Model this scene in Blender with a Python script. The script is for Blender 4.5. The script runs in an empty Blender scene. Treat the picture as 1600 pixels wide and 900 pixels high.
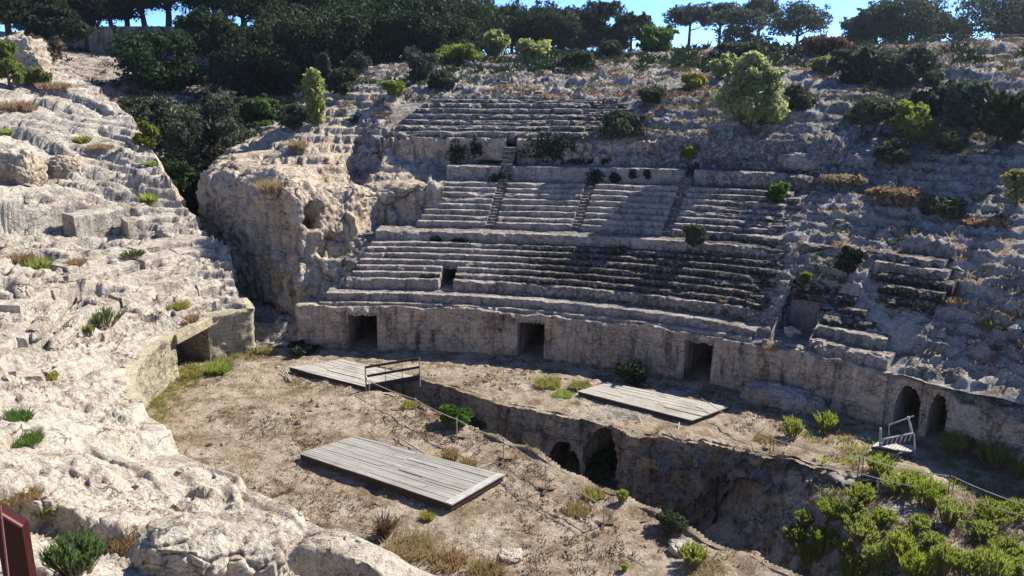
import bpy, math, random
import numpy as np
from mathutils import Vector, Matrix

# ------------------------------------------------------------------ camera
SC = bpy.context.scene
COL = SC.collection
FPX, YH, CAMH = 1300.0, 110.0, 15.0
PIT = math.atan((450 - YH) / FPX)
cd = bpy.data.cameras.new('camera'); cd.sensor_width = 36; cd.lens = FPX / 1600 * 36
cd.clip_start = 0.1; cd.clip_end = 6000
cam = bpy.data.objects.new('camera', cd); COL.objects.link(cam)
cam.location = (0, 0, CAMH); cam.rotation_euler = (math.pi / 2 - PIT, 0, 0)
SC.camera = cam
# ------------------------------------------------------------------ light
SUNV = Vector((1.0, 0.62, 1.03)).normalized()
W = bpy.data.worlds.new('World'); SC.world = W; W.use_nodes = True
wn = W.node_tree.nodes; wl = W.node_tree.links
sky = wn.new('ShaderNodeTexSky'); sky.sky_type = 'NISHITA'; sky.sun_disc = False
sky.sun_elevation = math.asin(SUNV.z); sky.sun_rotation = math.atan2(SUNV.x, SUNV.y)
sky.altitude = 7000; sky.air_density = 0.75; sky.dust_density = 0.05; sky.ozone_density = 3.0
sm_ = wn.new('ShaderNodeMix'); sm_.data_type = 'RGBA'; sm_.blend_type = 'MULTIPLY'; sm_.inputs[0].default_value = 1.0
sm_.inputs[7].default_value = (0.66, 0.80, 0.96, 1); wl.new(sky.outputs[0], sm_.inputs[6])
wl.new(sm_.outputs[2], wn['Background'].inputs[0]); wn['Background'].inputs[1].default_value = 0.15
sl = bpy.data.lights.new('sun', 'SUN'); sl.energy = 4.0; sl.angle = math.radians(0.5); sl.color = (1.0, 0.94, 0.83)
so = bpy.data.objects.new('sun', sl); COL.objects.link(so)
so.rotation_euler = SUNV.to_track_quat('Z', 'Y').to_euler(); so.location = SUNV * 200
vs = SC.view_settings; vs.view_transform = 'Standard'; vs.look = 'None'; vs.gamma = 1.0
vs.use_curve_mapping = False; vs.exposure = 1.3
SC.cycles.max_bounces = 5; SC.cycles.diffuse_bounces = 2; SC.cycles.transmission_bounces = 3

rng = np.random.default_rng(7); random.seed(7)

# ------------------------------------------------------------------ picking points
def ray(px, py):
    c = (px - 800.0, FPX, -(py - 450.0))
    return np.array([c[0], c[1] * math.cos(PIT) + c[2] * math.sin(PIT), -c[1] * math.sin(PIT) + c[2] * math.cos(PIT)])
def unz(px, py, z=0.0):
    r = ray(px, py); t = (z - CAMH) / r[2]; return np.array([r[0] * t, r[1] * t, z])
def und(px, py, y):
    r = ray(px, py); t = y / r[1]; return np.array([r[0] * t, y, CAMH + r[2] * t])
CX, CY, R0 = -9.7, 6.4, 37.6          # centre and radius of the arc the far seats are cut to
def pol(th, d):
    th = np.radians(th); return CX + (R0 + d) * np.cos(th), CY + (R0 + d) * np.sin(th)
def topol(x, y):
    return np.degrees(np.arctan2(y - CY, x - CX)), np.hypot(x - CX, y - CY) - R0

# ------------------------------------------------------------------ noise
def _h(ix, iy, iz, s):
    h = (ix.astype(np.uint32) * np.uint32(374761393) + iy.astype(np.uint32) * np.uint32(668265263)
         + iz.astype(np.uint32) * np.uint32(2147483647) + np.uint32(s * 974711 + 13))
    h = (h ^ (h >> np.uint32(13))) * np.uint32(1274126177)
    h = (h ^ (h >> np.uint32(16))) * np.uint32(2246822519)
    return ((h ^ (h >> np.uint32(15))) & np.uint32(0xffffff)).astype(np.float32) / 8388607.5 - 1
def vn(x, y, z, s=0):
    fx, fy, fz = np.floor(x), np.floor(y), np.floor(z)
    ix, iy, iz = fx.astype(np.int64), fy.astype(np.int64), fz.astype(np.int64)
    u, v, w = (x - fx), (y - fy), (z - fz)
    u = u * u * (3 - 2 * u); v = v * v * (3 - 2 * v); w = w * w * (3 - 2 * w)
    o = 0
    for a in (0, 1):
        for b in (0, 1):
            for c in (0, 1):
                o = o + _h(ix + a, iy + b, iz + c, s) * (u if a else 1 - u) * (v if b else 1 - v) * (w if c else 1 - w)
    return o
def fbm(x, y, z, sc=1.0, octv=4, s=0, ridge=False, zs=1.0):
    x = np.asarray(x, float); y = np.asarray(y, float); z = np.asarray(z, float) * zs
    o = 0; a = 1.0; f = 1.0 / sc; t = 0
    for k in range(octv):
        n = vn(x * f + 17.3 * k, y * f - 9.1 * k, z * f + 5.7 * k, s + k)
        if ridge: n = 1 - 2 * np.abs(n)
        o = o + a * n; t += a; a *= 0.5; f *= 2.03
    return o / t
def worley(x, y, z, sc, s=0, zs=1.0, warp=0.35):
    x = np.asarray(x, float); shp = x.shape
    x = x.ravel(); y = np.asarray(y, float).ravel(); z = np.broadcast_to(np.asarray(z, float), shp).ravel() * zs
    if warp:
        wx = fbm(x, y, z, sc * 0.9, 3, s + 40); wy = fbm(y, z, x, sc * 0.9, 3, s + 41); wz = fbm(z, x, y, sc * 0.9, 3, s + 42)
        x, y, z = x + wx * sc * warp, y + wy * sc * warp, z + wz * sc * warp * 0.6
    x, y, z = x / sc, y / sc, z / sc
    fx, fy, fz = np.floor(x).astype(np.int64), np.floor(y).astype(np.int64), np.floor(z).astype(np.int64)
    f1 = np.full(x.shape, 9.0); f2 = f1.copy(); hv = np.zeros(x.shape); tl = np.zeros(x.shape)
    for a in (-1, 0, 1):
        for b in (-1, 0, 1):
            for c in (-1, 0, 1):
                ix, iy, iz = fx + a, fy + b, fz + c
                dx, dy, dz = x - (ix + .5 + .5 * _h(ix, iy, iz, s)), y - (iy + .5 + .5 * _h(ix, iy, iz, s + 1)), z - (iz + .5 + .5 * _h(ix, iy, iz, s + 2))
                d = np.sqrt(dx * dx + dy * dy + dz * dz)
                m = d < f1; f2 = np.where(m, f1, np.minimum(f2, d)); f1 = np.where(m, d, f1); hh = _h(ix, iy, iz, s + 3); hv = np.where(m, hh, hv)
                tl = np.where(m, _h(ix, iy, iz, s + 4) * dx + _h(ix, iy, iz, s + 5) * dy + hh * dz, tl)
    return f1.reshape(shp), f2.reshape(shp), hv.reshape(shp), tl.reshape(shp)
def fracture(x, y, z, sc, s=0, zs=1.6, step=0.5, crack=0.45, cw=0.14, facet=1.3):
    """offset of broken rock: every piece sits a little in or out, with an open joint round it"""
    f1, f2, h, tl = worley(x, y, z, sc, s, zs)
    return (h + facet * tl) * step - (1 - sstep(0.0, cw, f2 - f1)) * crack
def sstep(a, b, x):
    t = np.clip((x - a) / (b - a), 0, 1); return t * t * (3 - 2 * t)

# ------------------------------------------------------------------ meshes
def link(name, me, mat, parent=None):
    o = bpy.data.objects.new(name, me); COL.objects.link(o)
    if mat is not None: me.materials.append(mat)
    if parent is not None:
        o.parent = parent; o.matrix_parent_inverse = Matrix.Translation(-parent.location)
    return o
def np_mesh(name, V, Fq, smooth=True, attrs=None):
    """V (n,3); Fq (m,4) or (m,3) int"""
    me = bpy.data.meshes.new(name)
    V = np.ascontiguousarray(V, dtype=np.float32); Fq = np.ascontiguousarray(Fq, dtype=np.int32)
    k = Fq.shape[1]
    me.vertices.add(len(V)); me.vertices.foreach_set('co', V.ravel())
    me.loops.add(Fq.size); me.loops.foreach_set('vertex_index', Fq.ravel())
    me.polygons.add(len(Fq)); me.polygons.foreach_set('loop_start', np.arange(0, Fq.size, k, dtype=np.int32))
    me.polygons.foreach_set('loop_total', np.full(len(Fq), k, dtype=np.int32))
    me.polygons.foreach_set('use_smooth', np.full(len(Fq), smooth, dtype=bool))
    for n, a in (attrs or {}).items():
        at = me.attributes.new(n, 'FLOAT', 'POINT'); at.data.foreach_set('value', np.ascontiguousarray(a, dtype=np.float32).ravel())
    me.update(calc_edges=True); me.validate()
    return me
def grid_faces(nu, nv, keep=None):
    i = np.arange(nu * nv).reshape(nu, nv)
    F = np.stack([i[:-1, :-1], i[1:, :-1], i[1:, 1:], i[:-1, 1:]], -1)
    if keep is not None: F = F[keep]
    return F.reshape(-1, 4)
def grid_mesh(name, G, keep=None, smooth=True, flip=False, attrs=None):
    F = grid_faces(G.shape[0], G.shape[1], keep)
    if flip: F = F[:, ::-1]
    return np_mesh(name, G.reshape(-1, 3), F, smooth, attrs)
def normals(G):
    a = np.gradient(G, axis=0); b = np.gradient(G, axis=1)
    n = np.cross(a, b); return n / (np.linalg.norm(n, axis=-1, keepdims=True) + 1e-9)
class MB:
    """collects primitive pieces of one part"""
    def __init__(s): s.v = []; s.f = []
    def add(s, V, F):
        n = len(s.v); s.v += [tuple(map(float, p)) for p in V]; s.f += [tuple(int(i) + n for i in f) for f in F]; return s
    def hexa(s, P):    # 8 points: bottom ring 0-3, top ring 4-7
        return s.add(P, [(3, 2, 1, 0), (4, 5, 6, 7), (0, 1, 5, 4), (1, 2, 6, 5), (2, 3, 7, 6), (3, 0, 4, 7)])
    def box(s, c, sz, rz=0.0):
        x, y, z = [k / 2 for k in sz]; co, si = math.cos(rz), math.sin(rz)
        P = [(c[0] + a * co - b * si, c[1] + a * si + b * co, c[2] + d) for d in (-z, z) for a, b in ((-x, -y), (x, -y), (x, y), (-x, y))]
        return s.hexa(P)
    def bar(s, a, b, w, h=None):
        a = Vector(a); b = Vector(b); h = h or w; d = (b - a).normalized()
        u = d.cross(Vector((0, 0, 1)));
        if u.length < 1e-3: u = Vector((1, 0, 0))
        u.normalize(); v = u.cross(d).normalized(); u = u * w / 2; v = v * h / 2
        P = [a - u - v, a + u - v, b + u - v, b - u - v, a - u + v, a + u + v, b + u + v, b - u + v]
        return s.hexa(P)
    def tube(s, pts, r, n=6):
        pts = [Vector(p) for p in pts]; rs = r if hasattr(r, '__len__') else [r] * len(pts)
        V = []; F = []
        for i, p in enumerate(pts):
            d = (pts[min(i + 1, len(pts) - 1)] - pts[max(i - 1, 0)]).normalized()
            u = d.cross(Vector((0.31, 0.17, 0.93)));
            if u.length < 1e-3: u = d.cross(Vector((1, 0, 0)))
            u.normalize(); v = d.cross(u)
            for k in range(n):
                a = 2 * math.pi * k / n; V.append(p + (u * math.cos(a) + v * math.sin(a)) * rs[i])
        for i in range(len(pts) - 1):
            for k in range(n):
                F.append((i * n + k, i * n + (k + 1) % n, (i + 1) * n + (k + 1) % n, (i + 1) * n + k))
        F.append(tuple(range(n - 1, -1, -1))); F.append(tuple((len(pts) - 1) * n + k for k in range(n)))
        return s.add(V, F)
    def build(s, name, mat, parent=None, smooth=False, bevel=0.0):
        me = bpy.data.meshes.new(name); me.from_pydata(s.v, [], s.f); me.update()
        if smooth: me.polygons.foreach_set('use_smooth', [True] * len(me.polygons))
        o = link(name, me, mat, parent)
        if bevel:
            m = o.modifiers.new('bevel', 'BEVEL'); m.width = bevel; m.segments = 2
        return o
def tag(o, label, cat, group=None, kind=None):
    o['label'] = label; o['category'] = cat
    if group: o['group'] = group
    if kind: o['kind'] = kind
    return o
def struct(o): o['kind'] = 'structure'; return o
def empty(name, loc=(0, 0, 0)):
    o = bpy.data.objects.new(name, None); COL.objects.link(o); o.location = loc; o.empty_display_size = 0.3; return o
def rebase(o, p):
    """put the origin of a mesh at p without moving it"""
    p = Vector(p); o.data.transform(Matrix.Translation(-p)); o.location = p; return o

# ------------------------------------------------------------------ materials
class NT:
    def __init__(s, name):
        s.m = bpy.data.materials.new(name); s.m.use_nodes = True; s.t = s.m.node_tree; s.b = s.t.nodes['Principled BSDF']
        s.b.inputs['Roughness'].default_value = 0.9
        try: s.b.inputs['Specular IOR Level'].default_value = 0.15
        except KeyError: pass
        tc = s.t.nodes.new('ShaderNodeNewGeometry'); s.pos = tc.outputs['Position']; s.nrm = tc.outputs['Normal']
    def n(s, k): return s.t.nodes.new(k)
    def l(s, a, b): s.t.links.new(a, b)
    def mapped(s, sc):
        m = s.n('ShaderNodeMapping'); m.inputs['Scale'].default_value = sc; s.l(s.pos, m.inputs[0]); return m.outputs[0]
    def noise(s, scale, det=4, rough=0.6, vec=None, dist=0.0):
        t = s.n('ShaderNodeTexNoise'); t.inputs['Scale'].default_value = scale; t.inputs['Detail'].default_value = det
        t.inputs['Roughness'].default_value = rough; t.inputs['Distortion'].default_value = dist
        s.l(vec or s.pos, t.inputs['Vector']); return t.outputs[0]
    def ramp(s, f, a, b, lo=0.0, hi=1.0):
        t = s.n('ShaderNodeMapRange'); t.inputs[1].default_value = a; t.inputs[2].default_value = b
        t.inputs[3].default_value = lo; t.inputs[4].default_value = hi; s.l(f, t.inputs[0]); return t.outputs[0]
    def math(s, op, a, b):
        t = s.n('ShaderNodeMath'); t.operation = op; t.use_clamp = op in ('MULTIPLY', 'ADD', 'SUBTRACT')
        for i, q in enumerate((a, b)):
            if isinstance(q, (int, float)): t.inputs[i].default_value = q
            else: s.l(q, t.inputs[i])
        return t.outputs[0]
    def mix(s, f, a, b):
        t = s.n('ShaderNodeMix'); t.data_type = 'RGBA'
        if isinstance(f, (int, float)): t.inputs[0].default_value = f
        else: s.l(f, t.inputs[0])
        for i, q in ((6, a), (7, b)):
            if isinstance(q, tuple): t.inputs[i].default_value = (*q, 1)
            else: s.l(q, t.inputs[i])
        return t.outputs[2]
    def sepz(s, v):
        t = s.n('ShaderNodeSeparateXYZ'); s.l(v, t.inputs[0]); return t.outputs[2]
    def attr(s, n):
        t = s.n('ShaderNodeAttribute'); t.attribute_name = n; return t.outputs['Fac']
    def bump(s, hgt, strength, dist, prev=None):
        t = s.n('ShaderNodeBump'); t.inputs['Strength'].default_value = strength; t.inputs['Distance'].default_value = dist
        s.l(hgt, t.inputs['Height'])
        if prev is not None: s.l(prev, t.inputs['Normal'])
        return t.outputs[0]
def rock_mat(name, c1, c2, grey, warm=(0.36, 0.23, 0.13), lich=0.5, stain=0.6, soil=0.35, moss_shade=False, warmth=0.4, pit=0.8, bscale=1.0, brick=False, cracks=1.0, bstr=1.0):
    m = NT(name)
    big = m.ramp(m.noise(0.35, 5, 0.6), 0.35, 0.65)
    col = m.mix(big, c1, c2)
    wmask = m.math('MULTIPLY', m.ramp(m.noise(0.8, 4, 0.65, m.mapped((1, 1, 0.6))), 0.5, 0.7), warmth)
    col = m.mix(wmask, col, warm)
    # lichen: grey blotches with crisp edges
    lm = m.math('MULTIPLY', m.ramp(m.noise(1.3, 7, 0.72), 0.5, 0.62), lich)
    col = m.mix(lm, col, grey)
    nz = m.sepz(m.nrm)
    steep = m.ramp(nz, 0.75, 0.25)
    st = m.math('MULTIPLY', m.ramp(m.noise(2.2, 5, 0.65, m.mapped((1, 1, 0.16))), 0.5, 0.68), steep)
    col = m.mix(m.math('MULTIPLY', st, stain), col, (0.075, 0.068, 0.062))
    flat = m.ramp(nz, 0.8, 0.95)
    sm = m.math('MULTIPLY', m.math('MULTIPLY', m.ramp(m.noise(0.7, 5, 0.7), 0.48, 0.62), flat), soil)
    col = m.mix(sm, col, (0.17, 0.11, 0.065))
    if moss_shade:
        a = m.attr('moss_shade')
        mm = m.math('MULTIPLY', m.ramp(m.math('ADD', m.noise(4.6, 6, 0.78), m.math('MULTIPLY', a, 0.26)), 0.61, 0.71), a)
        col = m.mix(mm, col, (0.026, 0.025, 0.022))
    # small holes of the weathered limestone
    v = m.n('ShaderNodeTexVoronoi'); v.inputs['Scale'].default_value = 3.2 * bscale
    m.l(m.noise(1.5, 3), v.inputs['Vector']) if False else m.l(m.pos, v.inputs['Vector'])
    pits = m.math('MULTIPLY', m.ramp(v.outputs['Distance'], 0.22, 0.02), m.ramp(m.noise(1.1, 3), 0.5, 0.6))
    sp = m.ramp(m.noise(11 * bscale, 4, 0.75), 0.47, 0.66)
    col = m.mix(m.math('MULTIPLY', sp, 0.6), col, tuple(k * 0.42 for k in grey))
    sp2 = m.ramp(m.noise(5 * bscale, 5, 0.75), 0.55, 0.66)
    col = m.mix(m.math('MULTIPLY', sp2, 0.45), col, tuple(min(1, k * 1.25) for k in c1))
    wv = m.n('ShaderNodeTexNoise'); wv.inputs['Scale'].default_value = 1.6; wv.inputs['Detail'].default_value = 4; m.l(m.pos, wv.inputs['Vector'])
    va = m.n('ShaderNodeVectorMath'); va.operation = 'MULTIPLY_ADD'; m.l(wv.outputs['Color'], va.inputs[0]); va.inputs[1].default_value = (1.3, 1.3, 0.8); m.l(m.mapped((0.75, 0.75, 2.2)), va.inputs[2])
    vc = m.n('ShaderNodeTexVoronoi'); vc.feature = 'DISTANCE_TO_EDGE'; vc.inputs['Scale'].default_value = 0.85; m.l(va.outputs[0], vc.inputs['Vector'])
    vd = m.n('ShaderNodeTexVoronoi'); vd.feature = 'DISTANCE_TO_EDGE'; vd.inputs['Scale'].default_value = 2.6; m.l(va.outputs[0], vd.inputs['Vector'])
    ck = m.math('MULTIPLY', m.ramp(vc.outputs['Distance'], 0.035, 0.008), m.ramp(m.noise(0.8, 4), 0.5, 0.62))
    ck2 = m.math('MULTIPLY', m.ramp(vd.outputs['Distance'], 0.05, 0.01), m.ramp(m.noise(1.1, 4), 0.54, 0.64))
    crk = m.math('MULTIPLY', m.math('ADD', ck, m.math('MULTIPLY', ck2, 0.35)), cracks)
    col = m.mix(m.math('MULTIPLY', crk, 0.8), col, (0.05, 0.045, 0.04))
    if brick:
        b = m.n('ShaderNodeTexBrick'); b.inputs['Scale'].default_value = 1.0
        b.inputs['Brick Width'].default_value = 0.5; b.inputs['Row Height'].default_value = 0.24; b.inputs['Mortar Size'].default_value = 0.018
        cx = m.n('ShaderNodeCombineXYZ'); sx = m.n('ShaderNodeSeparateXYZ'); m.l(m.pos, sx.inputs[0])
        m.l(m.math_raw('ADD', sx.outputs[0], sx.outputs[1]), cx.inputs[0]); m.l(sx.outputs[2], cx.inputs[1])
        m.l(cx.outputs[0], b.inputs['Vector'])
        bf = m.math('MULTIPLY', b.outputs['Fac'], m.ramp(m.noise(0.5, 4), 0.5, 0.62))
        col = m.mix(m.math('MULTIPLY', bf, 0.45), col, (0.05, 0.045, 0.04))
    m.l(col, m.b.inputs['Base Color'])
    h = m.noise(3.0 * bscale, 6, 0.68)
    b0 = m.bump(m.ramp(crk, 0, 1, 1, 0), 0.8, 0.12)
    b1 = m.bump(h, bstr, 0.24, b0)
    b2 = m.bump(m.ramp(pits, 0, 1, 1, 0), pit, 0.15, b1)
    b3 = m.bump(m.noise(20 * bscale, 3, 0.75), 0.7, 0.045, b2)
    m.l(b3, m.b.inputs['Normal'])
    return m.m
def _mr(s, op, a, b):
    t = s.n('ShaderNodeMath'); t.operation = op
    for i, q in enumerate((a, b)):
        if isinstance(q, (int, float)): t.inputs[i].default_value = q
        else: s.l(q, t.inputs[i])
    return t.outputs[0]
NT.math_raw = _mr
def plain(name, c, rough=0.8, c2=None, sc=4.0, metal=0.0):
    m = NT(name); m.b.inputs['Roughness'].default_value = rough; m.b.inputs['Metallic'].default_value = metal
    col = m.mix(m.ramp(m.noise(sc, 6, 0.65), 0.35, 0.65), c, c2 or tuple(k * 0.7 for k in c))
    m.l(col, m.b.inputs['Base Color']); return m.m
def wood_mat(name, c1, c2, ang):
    m = NT(name); mp = m.n('ShaderNodeMapping'); mp.inputs['Rotation'].default_value = (0, 0, -ang); mp.inputs['Scale'].default_value = (1, 1, 1)
    m.l(m.pos, mp.inputs[0]); m2 = m.n('ShaderNodeMapping'); m2.inputs['Scale'].default_value = (0.35, 6.5, 1); m.l(mp.outputs[0], m2.inputs[0])
    g = m.noise(1.0, 6, 0.7, m2.outputs[0])
    col = m.mix(m.ramp(g, 0.32, 0.68), c1, c2)
    col = m.mix(m.math('MULTIPLY', m.ramp(m.noise(0.9, 5, 0.6), 0.5, 0.7), 0.55), col, (0.17, 0.15, 0.12))
    m.l(col, m.b.inputs['Base Color']); m.l(m.bump(g, 0.5, 0.02), m.b.inputs['Normal']); return m.m
def leaf_mat(name, dark, light, trans=0.35, sc=0.8, tcol=None):
    m = NT(name); t = m.t
    oi = m.n('ShaderNodeObjectInfo')
    f = m.ramp(m.noise(sc, 3, 0.6), 0.35, 0.65)
    f2 = m.ramp(m.noise(sc * 9, 2, 0.6), 0.3, 0.7)
    col = m.mix(m.math('ADD', m.math('MULTIPLY', f, 0.65), m.math('MULTIPLY', f2, 0.35)), dark, light)
    hs = m.n('ShaderNodeHueSaturation'); m.l(m.ramp(oi.outputs['Random'], 0, 1, 0.475, 0.515), hs.inputs['Hue']); m.l(m.ramp(m.math_raw('FRACT', m.math_raw('MULTIPLY', oi.outputs['Random'], 7.3), 0), 0, 1, 0.7, 1.05), hs.inputs['Saturation']); m.l(m.ramp(m.math_raw('FRACT', m.math_raw('MULTIPLY', oi.outputs['Random'], 13.7), 0), 0, 1, 0.72, 1.15), hs.inputs['Value']); m.l(col, hs.inputs['Color']); col = hs.outputs[0]
    m.l(col, m.b.inputs['Base Color']); m.b.inputs['Roughness'].default_value = 0.65
    tr = m.n('ShaderNodeBsdfTranslucent')
    m.l(m.mix(0.5, col, tcol or tuple(min(1, k * 1.6) for k in light)), tr.inputs[0])
    mx = m.n('ShaderNodeMixShader'); mx.inputs[0].default_value = trans
    m.l(m.b.outputs[0], mx.inputs[1]); m.l(tr.outputs[0], mx.inputs[2])
    m.l(mx.outputs[0], t.nodes['Material Output'].inputs['Surface']); return m.m

M = {}
M['seat'] = rock_mat('limestone_seats', (0.54, 0.475, 0.415), (0.43, 0.385, 0.34), (0.15, 0.14, 0.135), lich=0.6, stain=0.7, soil=0.3, moss_shade=True, warmth=0.25, cracks=0.5)
M['podium'] = rock_mat('limestone_podium', (0.68, 0.55, 0.42), (0.56, 0.46, 0.36), (0.15, 0.14, 0.125), warm=(0.58, 0.36, 0.23), lich=0.4, stain=1.0, soil=0.3, warmth=0.6, brick=True, cracks=0.7)
M['hill'] = rock_mat('limestone_hillside', (0.52, 0.47, 0.42), (0.35, 0.325, 0.30), (0.14, 0.136, 0.132), lich=0.75, stain=0.7, soil=0.85, moss_shade=True, warmth=0.3)
M['cliff'] = rock_mat('limestone_cliff', (0.66, 0.56, 0.42), (0.54, 0.46, 0.36), (0.17, 0.16, 0.15), warm=(0.52, 0.33, 0.17), lich=0.55, stain=0.85, soil=0.4, warmth=0.7)
M['near'] = rock_mat('limestone_slope', (0.63, 0.565, 0.475), (0.52, 0.46, 0.38), (0.25, 0.23, 0.21), warm=(0.46, 0.34, 0.23), lich=0.55, stain=0.6, soil=0.5, warmth=0.4, moss_shade=True)
M['wall'] = rock_mat('masonry_wall', (0.56, 0.49, 0.34), (0.45, 0.40, 0.29), (0.22, 0.21, 0.18), lich=0.45, stain=0.5, soil=0.2, warmth=0.3, brick=True)
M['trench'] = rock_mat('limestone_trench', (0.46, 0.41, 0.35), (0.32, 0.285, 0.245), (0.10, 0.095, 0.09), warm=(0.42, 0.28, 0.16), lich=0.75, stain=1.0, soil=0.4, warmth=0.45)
M['arena'] = rock_mat('arena_ground', (0.50, 0.42, 0.325), (0.39, 0.31, 0.22), (0.23, 0.175, 0.115), warm=(0.29, 0.185, 0.10), lich=0.6, stain=0.2, soil=0.85, warmth=0.85, bscale=1.3, cracks=0.0)
M['soil'] = rock_mat('dry_soil', (0.28, 0.20, 0.13), (0.18, 0.12, 0.08), (0.08, 0.06, 0.045), lich=0.5, stain=0.1, soil=0.6, warmth=0.3, cracks=0.0)
M['bark'] = plain('bark', (0.10, 0.07, 0.05), 0.95)
M['stem'] = plain('dry_stem', (0.24, 0.17, 0.09), 0.9)
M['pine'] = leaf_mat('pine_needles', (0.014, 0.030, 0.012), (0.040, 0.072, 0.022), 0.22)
M['pine_pale'] = leaf_mat('pale_pine_needles', (0.15, 0.20, 0.075), (0.31, 0.35, 0.115), 0.58)
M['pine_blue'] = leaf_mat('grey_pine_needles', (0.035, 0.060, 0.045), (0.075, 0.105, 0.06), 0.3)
M['olive'] = leaf_mat('olive_leaves', (0.035, 0.052, 0.028), (0.095, 0.115, 0.06), 0.25)
M['lime'] = leaf_mat('bright_leaves', (0.09, 0.14, 0.018), (0.22, 0.27, 0.035), 0.45)
M['spurge'] = leaf_mat('spurge_leaves', (0.08, 0.125, 0.02), (0.25, 0.30, 0.045), 0.5, sc=1.1)
M['green'] = leaf_mat('fresh_leaves', (0.045, 0.10, 0.018), (0.11, 0.19, 0.035), 0.35)
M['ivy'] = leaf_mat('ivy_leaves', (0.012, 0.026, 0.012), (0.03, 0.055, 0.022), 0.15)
M['fig'] = leaf_mat('fig_leaves', (0.03, 0.07, 0.025), (0.09, 0.15, 0.05), 0.3)
M['grass'] = leaf_mat('yellow_green_grass', (0.17, 0.16, 0.035), (0.30, 0.29, 0.06), 0.35, sc=1.2)
M['dry'] = leaf_mat('dry_grass_blades', (0.20, 0.13, 0.065), (0.38, 0.28, 0.14), 0.3, sc=1.2)
M['scrub'] = leaf_mat('brown_scrub', (0.09, 0.06, 0.04), (0.19, 0.13, 0.08), 0.2, sc=1.2)
M['white'] = plain('white_paint', (0.48, 0.46, 0.42), 0.75, (0.30, 0.28, 0.25), 7)
M['steel'] = plain('grey_steel', (0.42, 0.41, 0.40), 0.5, (0.28, 0.26, 0.24), 9, 0.3)
M['darksteel'] = plain('dark_steel', (0.055, 0.05, 0.048), 0.6)
M['rope'] = plain('pale_rope', (0.62, 0.56, 0.46), 0.9)
M['rust'] = plain('rust_red_steel', (0.045, 0.007, 0.006), 0.5, (0.03, 0.005, 0.004), 5)
M['rustedge'] = plain('worn_red_edge', (0.25, 0.10, 0.08), 0.6)
M['orange'] = plain('orange_plastic', (0.75, 0.10, 0.03), 0.5)
M['black'] = plain('dark_stripe', (0.035, 0.032, 0.035), 0.6)
M['foot'] = plain('dark_foot', (0.10, 0.07, 0.05), 0.9)
# ================================================================== TERRAIN
# ---- seat profile of the far side: (d, z_bottom, z_top)
ROWS = [('step', 0.45, 2.38, 2.56), ('band', 0.85, 2.56, 3.00), ('tall', 1.85, 3.00, 3.61),
        ('row', 2.30, 3.61, 3.87), ('row', 2.77, 3.87, 4.12), ('row', 3.24, 4.12, 4.37), ('row', 3.71, 4.37, 4.65),
        ('row', 4.18, 4.65, 4.90), ('row', 4.65, 4.90, 5.14), ('cap', 5.25, 5.14, 5.70),
        ('ufoot', 6.65, 5.70, 6.07), ('urow', 7.15, 6.07, 6.34), ('urow', 7.65, 6.34, 6.62), ('urow', 8.15, 6.62, 6.91),
        ('urow', 8.65, 6.91, 7.20), ('urow', 9.15, 7.20, 7.49), ('urow', 9.65, 7.49, 7.75), ('urow', 10.15, 7.75, 8.02),
        ('ucap', 11.35, 8.02, 8.94), ('back', 13.15, 8.94, 10.62), ('srow', 13.60, 10.62, 11.01), ('srow', 14.5, 11.01, 11.34),
        ('srow', 15.4, 11.34, 11.68), ('srow', 16.3, 11.68, 12.02), ('srow', 17.2, 12.02, 12.38), ('srow', 18.1, 12.38, 12.71), ('srow', 19.0, 12.71, 12.95)]
_d = np.array([0] + [r[1] for r in ROWS] + [21.0]); _zt = np.array([2.38] + [r[3] for r in ROWS] + [13.1]); _zb = np.array([2.2] + [r[2] for r in ROWS] + [12.95])
def prof_top(d): return np.interp(d, _d, _zt)
def prof_bot(d): return np.interp(d, _d, _zb)
def tilt(th, d): return 0.29 * np.clip((78 - th) / 18, 0, 1.3) * np.clip((d - 2) / 3, 0, 1)
TD = np.array([0, 3, 8, 12, 16, 21, 30, 40, 55, 80, 120, 200], float)
TT = np.array([30, 45, 50, 55, 60, 70, 80, 87, 92.5, 95, 97, 100, 104, 110, 120, 135], float)
P_ = [2.4, 3.9, 6.6, 9.4, 11.5]
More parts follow.
